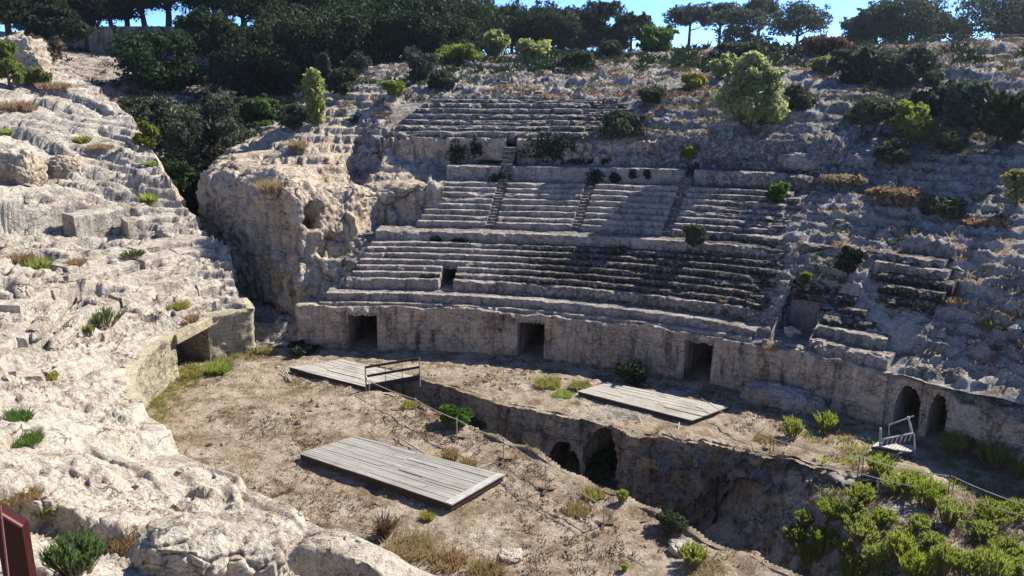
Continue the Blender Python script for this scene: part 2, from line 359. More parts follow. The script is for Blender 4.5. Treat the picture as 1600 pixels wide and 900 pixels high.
TZ = np.array([
    P_ + [12.8, 15.6, 17.2, 17.3, 17.3, 17.3, 16],
    P_ + [12.8, 15.8, 17.3, 17.3, 17.3, 17.3, 16],
    P_ + [12.8, 15.5, 17.2, 17.3, 17.3, 17.3, 16],
    P_ + [13.0, 15.0, 17.0, 17.2, 17.2, 17.2, 16],
    P_ + [13.1, 14.9, 16.8, 17.2, 17.3, 17.3, 16],
    P_ + [13.1, 14.9, 16.6, 17.0, 17.0, 17.0, 16],
    P_ + [13.1, 14.8, 16.3, 16.8, 17.0, 17.0, 16],
    P_ + [13.1, 14.6, 15.8, 16.5, 17.0, 17.0, 16],
    [0.0, 2.2, 5.0, 7.5, 10.0, 12.2, 14.0, 15.0, 16.0, 17.0, 17.5, 16],
    [0.0, 1.0, 1.5, 2.0, 5.0, 10.8, 12.8, 14.0, 15.5, 17.0, 18.0, 16],
    [0.0, 0.3, 1.1, 1.5, 3.0, 9.0, 11.5, 12.8, 14.8, 17.0, 18.0, 16],
    [0.0, 0.1, 0.8, 1.2, 1.8, 5.5, 8.5, 11.0, 14.0, 17.5, 18.5, 17],
    [0.0, 0.1, 0.6, 1.2, 2.0, 4.5, 8.0, 10.8, 14.0, 18.0, 19.0, 18],
    [0.0, 0.0, 0.5, 1.0, 3.0, 6.0, 8.5, 11.5, 14.8, 18.9, 19.6, 18],
    [0.0, 0.0, 1.0, 3.0, 5.0, 8.0, 10.5, 13.0, 16.0, 20.0, 20.5, 19],
    [0.0, 0.0, 1.0, 3.0, 5.0, 8.0, 10.5, 13.0, 16.0, 20.0, 20.5, 19]])
def table(th, d):
    th = np.clip(th, 30.01, 134.9); d = np.clip(d, 0, 199.9)
    i = np.clip(np.searchsorted(TT, th, side='right') - 1, 0, len(TT) - 2); j = np.clip(np.searchsorted(TD, d, side='right') - 1, 0, len(TD) - 2)
    u = (th - TT[i]) / (TT[i + 1] - TT[i]); v = (d - TD[j]) / (TD[j + 1] - TD[j]); u = u * u * (3 - 2 * u)
    return (TZ[i, j] * (1 - u) + TZ[i + 1, j] * u) * (1 - v) + (TZ[i, j + 1] * (1 - u) + TZ[i + 1, j + 1] * u) * v
def seatmask(th, d):
    """1 where the cut seats lie, so that the bedrock stays under them"""
    low = sstep(55.2, 57.5, th) * (1 - sstep(88.2 - 0.3, 89.0, th + (d - 5) * 0.3)) * (d < 6.0)
    rb = sstep(45.8, 46.8, th) * (1 - sstep(52.0, 52.6, th)) * (d < 3.9)
    rb2 = sstep(45.5, 46.3, th) * (1 - sstep(50.2, 50.7, th)) * (d >= 3.9) * (d < 6.0)
    up = sstep(55.5, 58.5, th) * (1 - sstep(84.6, 85.4, th)) * (d >= 6.0) * (d < 12.9)
    bk = sstep(70, 73, th) * (1 - sstep(88.6, 89.2, th)) * (d >= 12.9) * (d < 19.8)
    return np.clip(low + rb + rb2 + up + bk, 0, 1)
def terr(z, h, f0=0.72, k=0.18):
    """steps of height h in place of a slope"""
    q = z / h; f = q - np.floor(q)
    g = np.where(f < f0, f / f0 * k, k + (1 - k) * (f - f0) / (1 - f0))
    return (np.floor(q) + g) * h
def hill_z(th, d, x, y, detail=True):
    zb = table(th, d)
    pm = (1 - sstep(88.5, 92.5, th)) * (d < 21)
    zr = np.where(d < 21, 0.5 * (prof_top(d) + prof_bot(d)) + tilt(th, d), zb)
    smooth_ = sstep(58, 53, th) * (d < 21); zr = zr * (1 - smooth_) + smooth_ * (np.interp(d, [0, 6, 14, 21], [2.4, 5.85, 9.7, 12.9]) + tilt(th, d) * 0.6)
    z = zr * pm + zb * (1 - pm)
    if not detail: return z
    S = seatmask(th, d)
    n1 = fbm(x, y, 0, 5.0, 4, 11); n2 = fbm(x, y, 0, 1.3, 4, 12); n3 = fbm(x, y, 0, 0.45, 3, 13); rg = fbm(x, y, 0, 2.2, 4, 14, True)
    # bowl of fallen rock at the right, below an overhanging ledge
    bowl = np.exp(-((th - 42.5) / 3.0) ** 2 - ((d - 2.2) / 1.8) ** 2)
    z = z - 0.9 * bowl
    zz = z + n1 * 0.45 + rg * 0.22
    tm = sstep(-0.25, 0.2, fbm(x, y, 0, 7.0, 3, 15) + np.where(d < 20, 0.35, -0.02))
    hgt = np.where(d < 14, 0.42, 0.62)
    zt = terr(zz + n2 * 0.10, hgt)
    rough = zz * (1 - tm) + zt * tm + n2 * 0.13 + n3 * 0.07
    rough = np.where(d < 1.2, rough * sstep(0, 1.2, d) + (z + n2 * 0.12) * (1 - sstep(0, 1.2, d)), rough)
    flat = sstep(36, 44, d)
    rough = rough * (1 - flat) + (z + n1 * 0.25 + n3 * 0.04) * flat
    hid = sstep(84.9, 85.6, th) * sstep(94, 92, th) * sstep(5.6, 6.4, d) * sstep(14.2, 13.4, d)
    rough = rough - 1.6 * hid
    under = prof_bot(d) + tilt(th, d) - 0.14
    return rough * (1 - S) + under * S
def hz(x, y):
    th, d = topol(np.asarray(float(x)), np.asarray(float(y)))
    return float(hill_z(th, d, x, y, False))

th_l = np.concatenate([np.arange(2, 34, 0.3), np.arange(34, 110, 0.115), np.arange(110, 130, 0.35)])
d_l = np.concatenate([np.arange(0.3, 22, 0.11), np.arange(22, 45, 0.2), np.arange(45, 80, 0.7), np.arange(80, 200, 6.0)])
TH, D = np.meshgrid(th_l, d_l, indexing='ij')
X, Y = pol(TH, D)
Z = hill_z(TH, D, X, Y)
G = np.stack([X, Y, Z], -1)
N = normals(G); steepm = 1 - np.abs(N[..., 2:3])
sm1 = (1 - seatmask(TH, D)) * sstep(60, 44, D) * sstep(0.3, 1.0, D)
fr1 = fracture(X, Y, Z, 1.9, 301, 2.4, 0.17, 0.20, 0.06) * (0.35 + 0.65 * sstep(-0.1, 0.25, fbm(X, Y, 0, 5.0, 3, 303))) + fracture(X, Y, Z, 0.62, 305, 1.7, 0.08, 0.08, 0.10)
G = G + N * ((fbm(X, Y, Z, 0.8, 4, 21) * 0.16 * steepm[..., 0] + fr1 * (0.35 + 0.65 * np.abs(N[..., 2]))) * sm1)[..., None]
tc, dc = TH[:-1, :-1], D[:-1, :-1]
keep = np.ones(tc.shape, bool)
keep &= ~((tc > 80.6) & (tc < 81.95) & (dc > 1.3) & (dc < 3.35))
keep &= ~((tc > 78.5) & (tc < 79.5) & (dc > 11.1) & (dc < 15.2))
keep &= ~((tc > 52.4) & (tc < 54.9) & (dc > 0.5) & (dc < 3.7))
mossh = np.clip(0.42 * sstep(50, 57, TH + 3 * fbm(X, Y, 0, 4, 3, 307)) * (1 - sstep(66, 70, TH)) * sstep(15, 11, D) + 0.35 * sstep(10, 13, D) * sstep(26, 20, D) + 0.2, 0, 1)
o = struct(link('hillside', grid_mesh('hillside', G, keep, True, attrs={'moss_shade': mossh}), M['hill']))
HG, HN = G, N

# ---- far ground reaching the horizon
gg = np.stack(np.meshgrid(np.linspace(-600, 600, 13), np.linspace(-600, 600, 13), indexing='ij') + [np.full((13, 13), -9.0)], -1)
struct(link('ground', grid_mesh('ground', gg), M['soil']))

hzb = MB().hexa([(-610, -610, -10.5), (610, -610, -10.5), (610, 610, -10.5), (-610, 610, -10.5), (-610, -610, 60), (610, -610, 60), (610, 610, 60), (-610, 610, 60)])
hm = bpy.data.materials.new('haze_air'); hm.use_nodes = True; ht_ = hm.node_tree; ht_.nodes.remove(ht_.nodes['Principled BSDF'])
pv = ht_.nodes.new('ShaderNodeVolumePrincipled'); pv.inputs['Color'].default_value = (0.80, 0.88, 1.0, 1); pv.inputs['Density'].default_value = 0.0002; pv.inputs['Anisotropy'].default_value = 0.65
ht_.links.new(pv.outputs[0], ht_.nodes['Material Output'].inputs['Volume'])
tag(hzb.build('haze', hm), 'thin bluish haze in the air over the whole hollow', 'haze', None, 'stuff')
# ---- trench outline
NEAR = [(-9.0, 39.4), (-7.2, 38.0), (-5.5, 37.0), (-2.8, 34.3), (0, 32.0), (1.3, 30.5), (2.2, 29.1), (3.9, 27.6), (5.6, 25.4), (7.2, 23.9), (8.8, 22.2), (11, 19)]
FAR = [(-7.6, 41.2), (-6.2, 40.4), (-4.7, 39.3), (-3.1, 38.2), (-0.6, 36.0), (1.7, 34.8), (3.7, 34.0), (5.1, 32.3), (7.7, 31.7), (10.3, 30.5), (12.1, 29.1), (13.8, 28.3), (16.5, 27.0), (20, 25.5)]
POLY = np.array(NEAR + [(17, 16), (21, 20)] + FAR[::-1])
def inside(x, y, P=POLY):
    r = np.zeros(np.shape(x), bool); n = len(P)
    for i in range(n):
        (x1, y1), (x2, y2) = P[i], P[(i + 1) % n]
        c = ((y1 > y) != (y2 > y)); t = (x2 - x1) * (y - y1) / ((y2 - y1) if y2 != y1 else 1e-9) + x1
        r ^= c & (x < t)
    return r
def pdist(x, y, P, closed=True):
    b = np.full(np.shape(x), 1e9); n = len(P)
    for i in range(n if closed else n - 1):
        a = np.array(P[i]); c = np.array(P[(i + 1) % n]); e = c - a; L = e @ e
        t = np.clip(((x - a[0]) * e[0] + (y - a[1]) * e[1]) / L, 0, 1)
        b = np.minimum(b, np.hypot(x - a[0] - t * e[0], y - a[1] - t * e[1]))
    return b
def tfloor(x, y): return -3.7 + 3.5 * sstep(9.2, 12.8, x + 0.30 * (y - 26))
def arena_z(x, y):
    n = fbm(x, y, 0, 3.5, 4, 31) * 0.10 + fbm(x, y, 0, 0.7, 3, 32) * 0.05 + np.clip(fbm(x, y, 0, 0.28, 3, 33), -0.1, 1) * 0.09
    rim = np.exp(-(pdist(x, y, NEAR, False) / 0.8) ** 2)
    n = n + rim * (0.10 + 0.22 * fbm(x, y, 0, 1.1, 3, 34))
    rimf = np.exp(-(pdist(x, y, FAR, False) / 1.2) ** 2) * sstep(3.0, 6.0, x) * (1 - sstep(13, 15, x))
    n = n + rimf * (0.1 + 0.35 * fbm(x, y, 0, 0.9, 4, 35))
    # the strip between trench and right wall dips towards the front right
    n = n - 0.35 * sstep(14, 19, x) * (1 - sstep(30, 36, y)) * sstep(27, 22, x)
    return n
ax = np.arange(-21, 34, 0.11); ay = np.arange(9, 47.5, 0.11)
X, Y = np.meshgrid(ax, ay, indexing='ij'); Z = arena_z(X, Y)
xc, yc = X[:-1, :-1] + 0.055, Y[:-1, :-1] + 0.055
G = np.stack([X, Y, Z], -1)
AG = G
# snap vertices next to the outline onto it, so the rim is not a stair
dd = pdist(X, Y, POLY); ins = inside(X, Y)
lower = ins
keep = ~inside(xc, yc)
keep &= ~((xc < -17.6) & (yc < 41))
o = struct(link('arena_floor', grid_mesh('arena_floor', G, keep, True), M['arena']))
# ---- trench floor
tx = np.arange(-10, 22, 0.12); ty = np.arange(15, 43, 0.12)
X, Y = np.meshgrid(tx, ty, indexing='ij'); Z = tfloor(X, Y) + (fbm(X, Y, 0, 2.0, 4, 36) * 0.35 + fracture(X, Y, 0 * X, 1.1, 38, 1.0, 0.32, 0.2, 0.1)) * sstep(13.0, 10.0, X) + fbm(X, Y, 0, 0.5, 3, 37) * 0.08
kp = inside(X[:-1, :-1] + .08, Y[:-1, :-1] + .08) | (pdist(X[:-1, :-1], Y[:-1, :-1], POLY) < 0.45)
Z = np.where(inside(X, Y), Z, np.minimum(Z, -0.12))
TG = np.stack([X, Y, Z], -1)
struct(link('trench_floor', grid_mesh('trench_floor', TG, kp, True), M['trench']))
def resample(P, step):
    P = np.array(P, float); Ls = np.r_[0, np.cumsum(np.linalg.norm(np.diff(P, axis=0), axis=1))]
    n = int(Ls[-1] / step) + 1; t = np.linspace(0, Ls[-1], n)
    return np.stack([np.interp(t, Ls, P[:, k]) for k in range(P.shape[1])], -1), t
def smooth_path(P, step, it=2):
    P = np.array(P, float)
    for _ in range(it):
        Q = [P[0]]
        for a, b in zip(P[:-1], P[1:]): Q += [a * .75 + b * .25, a * .25 + b * .75]
        P = np.array(Q + [P[-1]])
    return resample(P, step)
def wall_side(name, P, zb, zt, mat, amp, seed, into, openings=(), step=0.08, lean=0.12):
    """upright rock face along the path P; `into` = +1 when the rock lies to the left of the path"""
    p, t = smooth_path(P, step, 1)
    tg = np.gradient(p, axis=0); tg /= np.linalg.norm(tg, axis=1, keepdims=True); nr = np.stack([-tg[:, 1], tg[:, 0]], -1) * into
    nv = 56; v = np.linspace(0, 1, nv)
    ztp = zt(p[:, 0], p[:, 1]); zbp = zb(p[:, 0], p[:, 1])
    Zz = zbp[:, None] + (ztp - zbp)[:, None] * v[None]
    Xx = p[:, 0][:, None] + 0 * Zz; Yy = p[:, 1][:, None] + 0 * Zz
    a = amp(p[:, 0])[:, None]
    off = (fbm(Xx, Yy, Zz, 1.6, 4, seed) * 0.9 + fbm(Xx, Yy, Zz, 0.5, 3, seed + 3) * 0.35 + fbm(Xx, Yy, Zz, 2.5, 3, seed + 5, True) * 0.5) * a
    off = off + (fracture(Xx, Yy, Zz, 1.3, seed + 20, 1.3, 0.75, 0.5, 0.10) + fracture(Xx, Yy, Zz, 0.4, seed + 24, 1.2, 0.2, 0.25, 0.15)) * np.maximum(a, 0.10)
    off = off + lean * v[None] + a * 0.2
    top = sstep(0.82, 1.0, v)[None]
    off = off * (1 - top) + top * (0.28 + 0 * off)
    G = np.stack([Xx + nr[:, 0][:, None] * off, Yy + nr[:, 1][:, None] * off, Zz], -1)
    keep = np.ones((len(p) - 1, nv - 1), bool)
    for (t0, t1, z0, z1) in openings:
        tc = 0.5 * (t[:-1] + t[1:])[:, None]; zc = 0.5 * (Zz[:-1, :-1] + Zz[1:, 1:])
        u = (tc - (t0 + t1) / 2) / ((t1 - t0) / 2)
        arch = z0 + (z1 - z0) * (0.55 + 0.45 * np.sqrt(np.clip(1 - u * u, 0, 1)))
        arch = arch + fbm(Xx[:-1, :-1], Yy[:-1, :-1], zc, 0.8, 3, seed + 40) * 0.45; u = u + fbm(Xx[:-1, :-1], Yy[:-1, :-1], zc, 0.9, 3, seed + 41) * 0.25
        keep &= ~((np.abs(u) < 1) & (zc > z0) & (zc < arch))
    me = grid_mesh(name, G, keep, True, flip=(into < 0))
    return me, p, t, nr
# far wall of the trench, with two arched niches cut into it
fp, ft = smooth_path(FAR, 0.1, 1)
def tof(x): return float(np.interp(x, fp[:, 0], ft))
ops = [(tof(1.6), tof(3.05), -4, -1.45), (tof(3.15), tof(4.5), -4, -0.3), (tof(8.6), tof(10.4), -4, -1.5)]
me, p, t, nr = wall_side('trench_wall', FAR, lambda x, y: tfloor(x, y) - 0.4, lambda x, y: arena_z(x, y) + 0.02, M['trench'],
                         lambda x: 0.14 + 0.46 * sstep(4.7, 6.6, x), 41, 1, ops)
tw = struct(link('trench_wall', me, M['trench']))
for (t0, t1, z0, z1) in ops:
    mb = MB(); a = np.array([np.interp(t0 - .15, t, p[:, k]) for k in (0, 1)]); b = np.array([np.interp(t1 + .15, t, p[:, k]) for k in (0, 1)])
    e = (b - a) / np.linalg.norm(b - a); n = np.array([-e[1], e[0]]); s = a + n * 0.05; q = b + n * 0.05; s2 = s + n * 3.2; q2 = q + n * 3.2
    zz0, zz1 = -4.0, z1 + 0.35
    V = [(*s, zz0), (*q, zz0), (*q2, zz0), (*s2, zz0), (*s, zz1), (*q, zz1), (*q2, zz1), (*s2, zz1)]
    mb.add(V, [(1, 2, 6, 5), (2, 3, 7, 6), (3, 0, 4, 7), (4, 5, 6, 7)]); mb.build('niche', M['trench'], tw)
me, *_ = wall_side('trench_bank', NEAR, lambda x, y: tfloor(x, y) - 0.4, lambda x, y: arena_z(x, y) + 0.02, M['trench'], lambda x: 0.3 + 0 * x, 47, -1)
struct(link('trench_bank', me, M['trench']))
me, *_ = wall_side('trench_end', [NEAR[0], FAR[0]], lambda x, y: tfloor(x, y) - 0.4, lambda x, y: arena_z(x, y) + 0.02, M['trench'], lambda x: 0.2 + 0 * x, 48, 1)
struct(link('trench_end', me, M['trench']))

# ---- left rock slope: rays leaving the podium edge, heights stepped like worn seats
PATH = [(-14.3, 43.4), (-16.0, 42.0), (-16.8, 39.5), (-16.95, 36.5), (-16.3, 33.4), (-14.9, 30.9), (-13.0, 28.5), (-11.0, 26.4), (-8.0, 23.6), (-5.0, 21.2), (-1.7, 18.8), (3, 16.4), (9, 14.6)]
pp, pt = smooth_path(PATH, 0.075, 2)
tg = np.gradient(pp, axis=0); tg /= np.linalg.norm(tg, axis=1, keepdims=True); nrm = np.stack([tg[:, 1], -tg[:, 0]], -1)
for _ in range(100): nrm[1:-1] = (nrm[:-2] + 2 * nrm[1:-1] + nrm[2:]) / 4
e0 = np.array([-0.53, 0.848]); k = (1 - sstep(0, 9.0, pt))[:, None]; nrm = nrm * (1 - k) + e0 * k; nrm /= np.linalg.norm(nrm, axis=1, keepdims=True)
Dl = np.concatenate([np.arange(0, 12, 0.07), np.arange(12, 26, 0.12), np.arange(26, 75, 0.35)])
ns_ = len(pp); T_, D_ = np.meshgrid(pt, Dl, indexing='ij')
X = pp[:, 0][:, None] + nrm[:, 0][:, None] * D_; Y = pp[:, 1][:, None] + nrm[:, 1][:, None] * D_
sh_ = (0.04 * D_ + 0.0019 * D_ ** 2 + 1.1 * fbm(D_, 0 * D_, 0 * D_, 4.5, 3, 69) * sstep(0, 6, D_)) * (1 - sstep(2, 13, T_)); X = X - sh_
def left_base(T, D):
    z = np.interp(D, [0, 4.4, 14, 33, 49, 75], [2.42, 4.8, 8.9, 14, 17.6, 18.5])
    zn = np.interp(D, [0, 2, 6, 12, 20, 40], [2.42, 3.0, 5.2, 8.2, 12.2, 14.5])
    w = sstep(14, 22, T)
    return z * (1 - w) + zn * w
Zb = left_base(T_, D_)
n1 = fbm(X, Y, 0, 4.5, 4, 51); n2 = fbm(X, Y, 0, 1.2, 4, 52); n3 = fbm(X, Y, 0, 0.4, 3, 53); rg = fbm(X, Y, 0, 2.0, 4, 54, True)
amp = sstep(0, 1.6, D_); nS = fbm(X, Y, 0, 2.6, 2, 68)
zz = Zb + (n1 * 0.45 + rg * 0.12) * amp
nearw = sstep(13, 18, T_)
far_steps = zz + (lambda q: terr(q, 0.95, 0.84, 0.06) - q)(zz + 0.42 * (Y + 0.35 * X) + nS * 0.16 + n1 * 0.3)
fine_steps = zz + (lambda q: terr(q, 0.50, 0.82, 0.08) - q)(zz + 0.25 * Y + nS * 0.12)
seat_steps = terr(zz + nS * 0.10, 0.44, 0.80, 0.10)
pk = fbm(X, Y, 0, 6.0, 3, 55); pick = sstep(-0.12, 0.1, pk)
st = far_steps * pick + (fine_steps * sstep(-0.5, -0.1, pk) + seat_steps * (1 - sstep(-0.5, -0.1, pk))) * (1 - pick)
tm = sstep(-0.35, 0.1, fbm(X, Y, 0, 4.0, 3, 56) + 0.40 - 0.30 * nearw) * (1 - 0.55 * sstep(11, 18, D_))
Z = zz * (1 - tm) + st * tm + (n2 * 0.045 + n3 * 0.035 + np.minimum(fbm(X, Y, 0, 0.9, 4, 57, True) - 0.1, 0) * 0.22) * amp
# big smooth slab high on the left with a cut face under it
slab = sstep(7.0, 9.0, T_) * (1 - sstep(14, 16, T_))
zs = 7.2 + 0.13 * (D_ - 9.6)
cut = np.where((D_ > 9.6) & (D_ < 14), np.maximum(Z, zs + n2 * 0.08), np.where((D_ > 8.2) & (D_ <= 9.6), np.minimum(Z, 6.2 + n2 * 0.1), Z))
Z = Z * (1 - slab) + cut * slab
# lips of ledges whose faces look towards the viewer: the ground in front of each drops
def proj(x, y, z):
    z = z - CAMH; f = y * math.cos(PIT) - z * math.sin(PIT); u = y * math.sin(PIT) + z * math.cos(PIT)
    return 800 + FPX * x / f, 450 - FPX * u / f
def find(px, py):
    u, v = proj(X, Y, Zb); k = np.argmin((u - px) ** 2 + (v - py) ** 2 + 0 * Y); return X.flat[k], Y.flat[k]
def ledge(poly, h, fall, wig=0.25):
    global Z
    P = np.array([find(*q) for q in poly])
    best = np.full(X.shape, 1e9); side = np.zeros(X.shape); tt = np.zeros(X.shape); L = 0; tot = np.linalg.norm(np.diff(P, axis=0), axis=1).sum()
    xw = X + wig * fbm(X, Y, 0, 1.6, 2, 58); yw = Y + wig * fbm(X, Y, 0, 1.6, 2, 59)
    for a, c in zip(P[:-1], P[1:]):
        e = c - a; l = np.linalg.norm(e); t = ((xw - a[0]) * e[0] + (yw - a[1]) * e[1]) / l ** 2; tcl = np.clip(t, 0, 1)
        dx, dy = xw - a[0] - tcl * e[0], yw - a[1] - tcl * e[1]; q = np.hypot(dx, dy); m = q < best
        best = np.where(m, q, best); side = np.where(m, e[0] * dy - e[1] * dx, side); tt = np.where(m, L + tcl * l, tt); L += l
    s_ = -np.sign(side)                     # +1 on the viewer's side for lips drawn left to right
    endf = sstep(0, 0.6, tt) * sstep(0, 0.6, tot - tt)
    Z = Z - h * np.where(s_ > 0, sstep(0.0, 0.18, best) * np.clip(1 - best / fall, 0, 1), 0) * endf
ledge([(-60, 318), (0, 322), (90, 316), (190, 316), (250, 338)], 1.7, 4.5)
ledge([(92, 346), (170, 340), (245, 346), (300, 396)], 0.75, 2.2)
ledge([(180, 396), (235, 402), (292, 428)], 1.15, 2.8, 0.1)
ledge([(60, 452), (95, 440), (150, 440), (200, 452)], 0.8, 2.2)
ledge([(120, 468), (200, 462), (300, 468), (375, 472)], 0.35, 1.4)
ledge([(-40, 190), (20, 195), (70, 215), (110, 240)], 0.8, 2.5)
ledge([(150, 200), (200, 215), (250, 235)], 0.5, 2.2)
ledge([(60, 130), (120, 150), (180, 180)], 0.5, 3.0)
ledge([(0, 395), (60, 388), (110, 400), (170, 398)], 0.7, 2.0); ledge([(95, 372), (180, 370), (270, 385)], 0.35, 1.2)
ledge([(130, 500), (210, 500), (290, 500)], 0.4, 1.5); ledge([(0, 458), (40, 448), (75, 470)], 0.5, 1.5); ledge([(110, 262), (180, 258), (235, 282)], 0.6, 2.2)
ledge([(95, 560), (160, 550), (215, 562)], 0.3, 1.2); ledge([(0, 150), (50, 148), (120, 168)], 0.6, 2.5); ledge([(100, 225), (170, 238), (235, 258)], 0.45, 2.0)
ledge([(0, 250), (35, 240)], 1.2, 3.0); ledge([(62, 248), (108, 262)], 1.0, 2.5)
ledge([(75, 645), (135, 655)], 0.45, 1.0); ledge([(185, 650), (225, 655)], 0.35, 0.9); ledge([(205, 705), (280, 712)], 0.4, 1.0, 0.4)
ledge([(100, 590), (170, 585), (215, 600)], 0.25, 1.0); ledge([(150, 690), (250, 750), (330, 790)], 0.25, 1.2, 0.4)
ledge([(330, 720), (420, 775), (520, 830)], 0.2, 1.0, 0.4)
ledge([(-80, 735), (0, 742), (60, 752), (160, 798), (260, 822), (420, 842), (520, 862), (600, 890)], 1.0, 3.2, 0.35)
# keep well below the viewer's feet
Z = np.minimum(Z, 13.0 + 0 * Z + np.where(Y > 12, 10, 0))
G = np.stack([X, Y, Z], -1); N = normals(G)
up_ = np.abs(N[..., 2:3])
G = G + N * ((fbm(X, Y, Z, 0.9, 4, 61) * 0.13 + fbm(X, Y, Z, 0.3, 3, 62) * 0.08)[..., None] * (1 - up_) * amp[..., None])
sm2 = 0.35 + 0.65 * sstep(-0.1, 0.3, fbm(X, Y, 0, 3.0, 4, 317))
ff = fracture(X, Y, Z, 1.5, 311, 2.0, 0.20, 0.18, 0.06) * (0.3 + 0.7 * sstep(-0.15, 0.2, fbm(X, Y, 0, 4.0, 3, 313))) * (1 - 0.45 * nearw) + (fracture(X, Y, Z, 0.5, 315, 1.7, 0.065, 0.07, 0.10) + fracture(X, Y, Z, 0.2, 318, 1.3, 0.018, 0.02, 0.16)) * sm2
Nn_ = normals(G); G = G + Nn_ * (ff * amp * sstep(70, 40, D_) * (0.25 + 0.75 * np.abs(Nn_[..., 2])) * (1 - 0.4 * sstep(12, 20, D_)))[..., None]
LG = G
mossl = np.clip(0.25 + 0.5 * sstep(0.1, 0.4, fbm(X, Y, 0, 3.0, 3, 63)), 0, 1) * 0.6
sk = G[:, :1].copy(); sk[..., 0] += nrm[:, :1] * 0.14; sk[..., 1] += nrm[:, 1:] * 0.14; sk[..., 2] = np.where(pt[:, None] > 14.5, -0.4, sk[..., 2] - 0.05)
G = np.concatenate([sk, G], 1); mossl = np.concatenate([mossl[:, :1], mossl], 1); lk = np.ones((G.shape[0] - 1, G.shape[1] - 1), bool)
struct(link('rock_slope', grid_mesh('rock_slope', G, lk, True, flip=True, attrs={'moss_shade': mossl}), M['near']))
# corridor side of that rock: an upright face dropping to the valley
nv = 46; v = np.linspace(0, 1, nv)
ed = LG[0, ::2, :2]
ztop = LG[0, ::2, 2]
zbot = np.array([hz(a, b) for a, b in ed]) - 0.6
zbot = np.minimum(zbot, ztop - 0.1)
Zs = ztop[:, None] + (zbot - ztop)[:, None] * v[None]
Xs = ed[:, 0][:, None] + 0 * Zs; Ys = ed[:, 1][:, None] + 0 * Zs
nn = np.array([0.848, 0.53])
off = (fbm(Xs, Ys, Zs, 2.2, 4, 65) * 0.9 + fbm(Xs, Ys, Zs, 0.6, 3, 66) * 0.3) * sstep(0, 0.12, v)[None] + 0.25 * v[None]
off = off * np.minimum(1, (ztop - zbot)[:, None] / 2)
Gs = np.stack([Xs + nn[0] * off, Ys + nn[1] * off, Zs], -1)
struct(link('rock_slope_side', grid_mesh('rock_slope_side', Gs, None, True), M['cliff']))

# ---- rock cliff between the passage and the seats (lofted from measured stations)
ST = [  # stations from the passage round to the upper seats; levels from base to the shelf on top
    [(312, 440, 62), (312, 360, 62.5), (322, 285, 63), (345, 246, 65), (400, 205, 71), (430, 175, 76)],
    [(331, 447, 54), (322, 360, 54.5), (321, 274, 55), (348, 243, 61), (425, 198, 69), (455, 165, 75)],
    [(352, 458, 52.6), (346, 370, 52.8), (345, 272, 53.4), (372, 238, 60), (450, 190, 68), (480, 155, 74)],
    [(385, 464, 51.0), (382, 372, 51.2), (388, 285, 51.8), (405, 244, 58), (475, 186, 66), (500, 150, 72)],
    [(425, 476, 49.4), (424, 390, 49.5), (425, 290, 50.2), (440, 250, 56), (500, 182, 64.5), (525, 142, 70)],
    [(463, 492, 47.4), (464, 400, 47.6), (462, 296, 49.0), (475, 258, 55), (525, 186, 63), (550, 138, 69)],
    [(478, 492, 46.9), (482, 410, 47.9), (492, 312, 49.6), (505, 268, 54.5), (545, 192, 62), (570, 138, 68)],
    [(540, 486, 46.6), (535, 415, 48.3), (532, 312, 50.4), (548, 284, 54), (565, 205, 60), (590, 140, 67)],
    [(566, 455, 48.4), (560, 400, 49.4), (560, 306, 51.4), (575, 284, 54.4), (585, 208, 59.6), (606, 142, 66)],
    [(592, 380, 51.6), (590, 345, 52.2), (590, 300, 52.7), (598, 282, 55.0), (598, 206, 59.0), (625, 144, 65)],
    [(640, 361, 52.0), (640, 325, 52.2), (642, 288, 52.5), (645, 278, 55.2), (645, 240, 58.5), (650, 200, 61)],
    [(690, 360, 52.2), (690, 325, 52.3), (694, 289, 52.6), (697, 280, 55.2), (700, 255, 58.0), (705, 225, 60)]]
K = np.array([[und(*q) for q in s] for s in ST])
def cr(K, n, axis):
    """Catmull-Rom along an axis, n samples per span"""
    K = np.moveaxis(K, axis, 0); P0 = np.concatenate([2 * K[:1] - K[1:2], K, 2 * K[-1:] - K[-2:-1]])
    out = []
    for i in range(1, len(P0) - 2):
        for q in range(n):
            t = q / n; a, b, c, d = P0[i - 1], P0[i], P0[i + 1], P0[i + 2]
            out.append(0.5 * ((2 * b) + (c - a) * t + (2 * a - 5 * b + 4 * c - d) * t * t + (3 * b - 3 * c + d - a) * t ** 3))
    out.append(P0[-2]); return np.moveaxis(np.array(out), 0, axis)
G = cr(cr(K, 22, 0), 44, 1)
N = normals(G); N = np.where((N[..., 1:2] > 0.1) & (N[..., 2:3] < 0.3), -N, N)
x, y, z = G[..., 0], G[..., 1], G[..., 2]
vv = np.linspace(0, 5, G.shape[1])[None]
dsp = fbm(x, y, z, 2.6, 4, 71) * 0.75 + fbm(x, y, z, 0.9, 4, 72, True) * 0.28 + fbm(x, y, z, 0.35, 3, 73) * 0.10
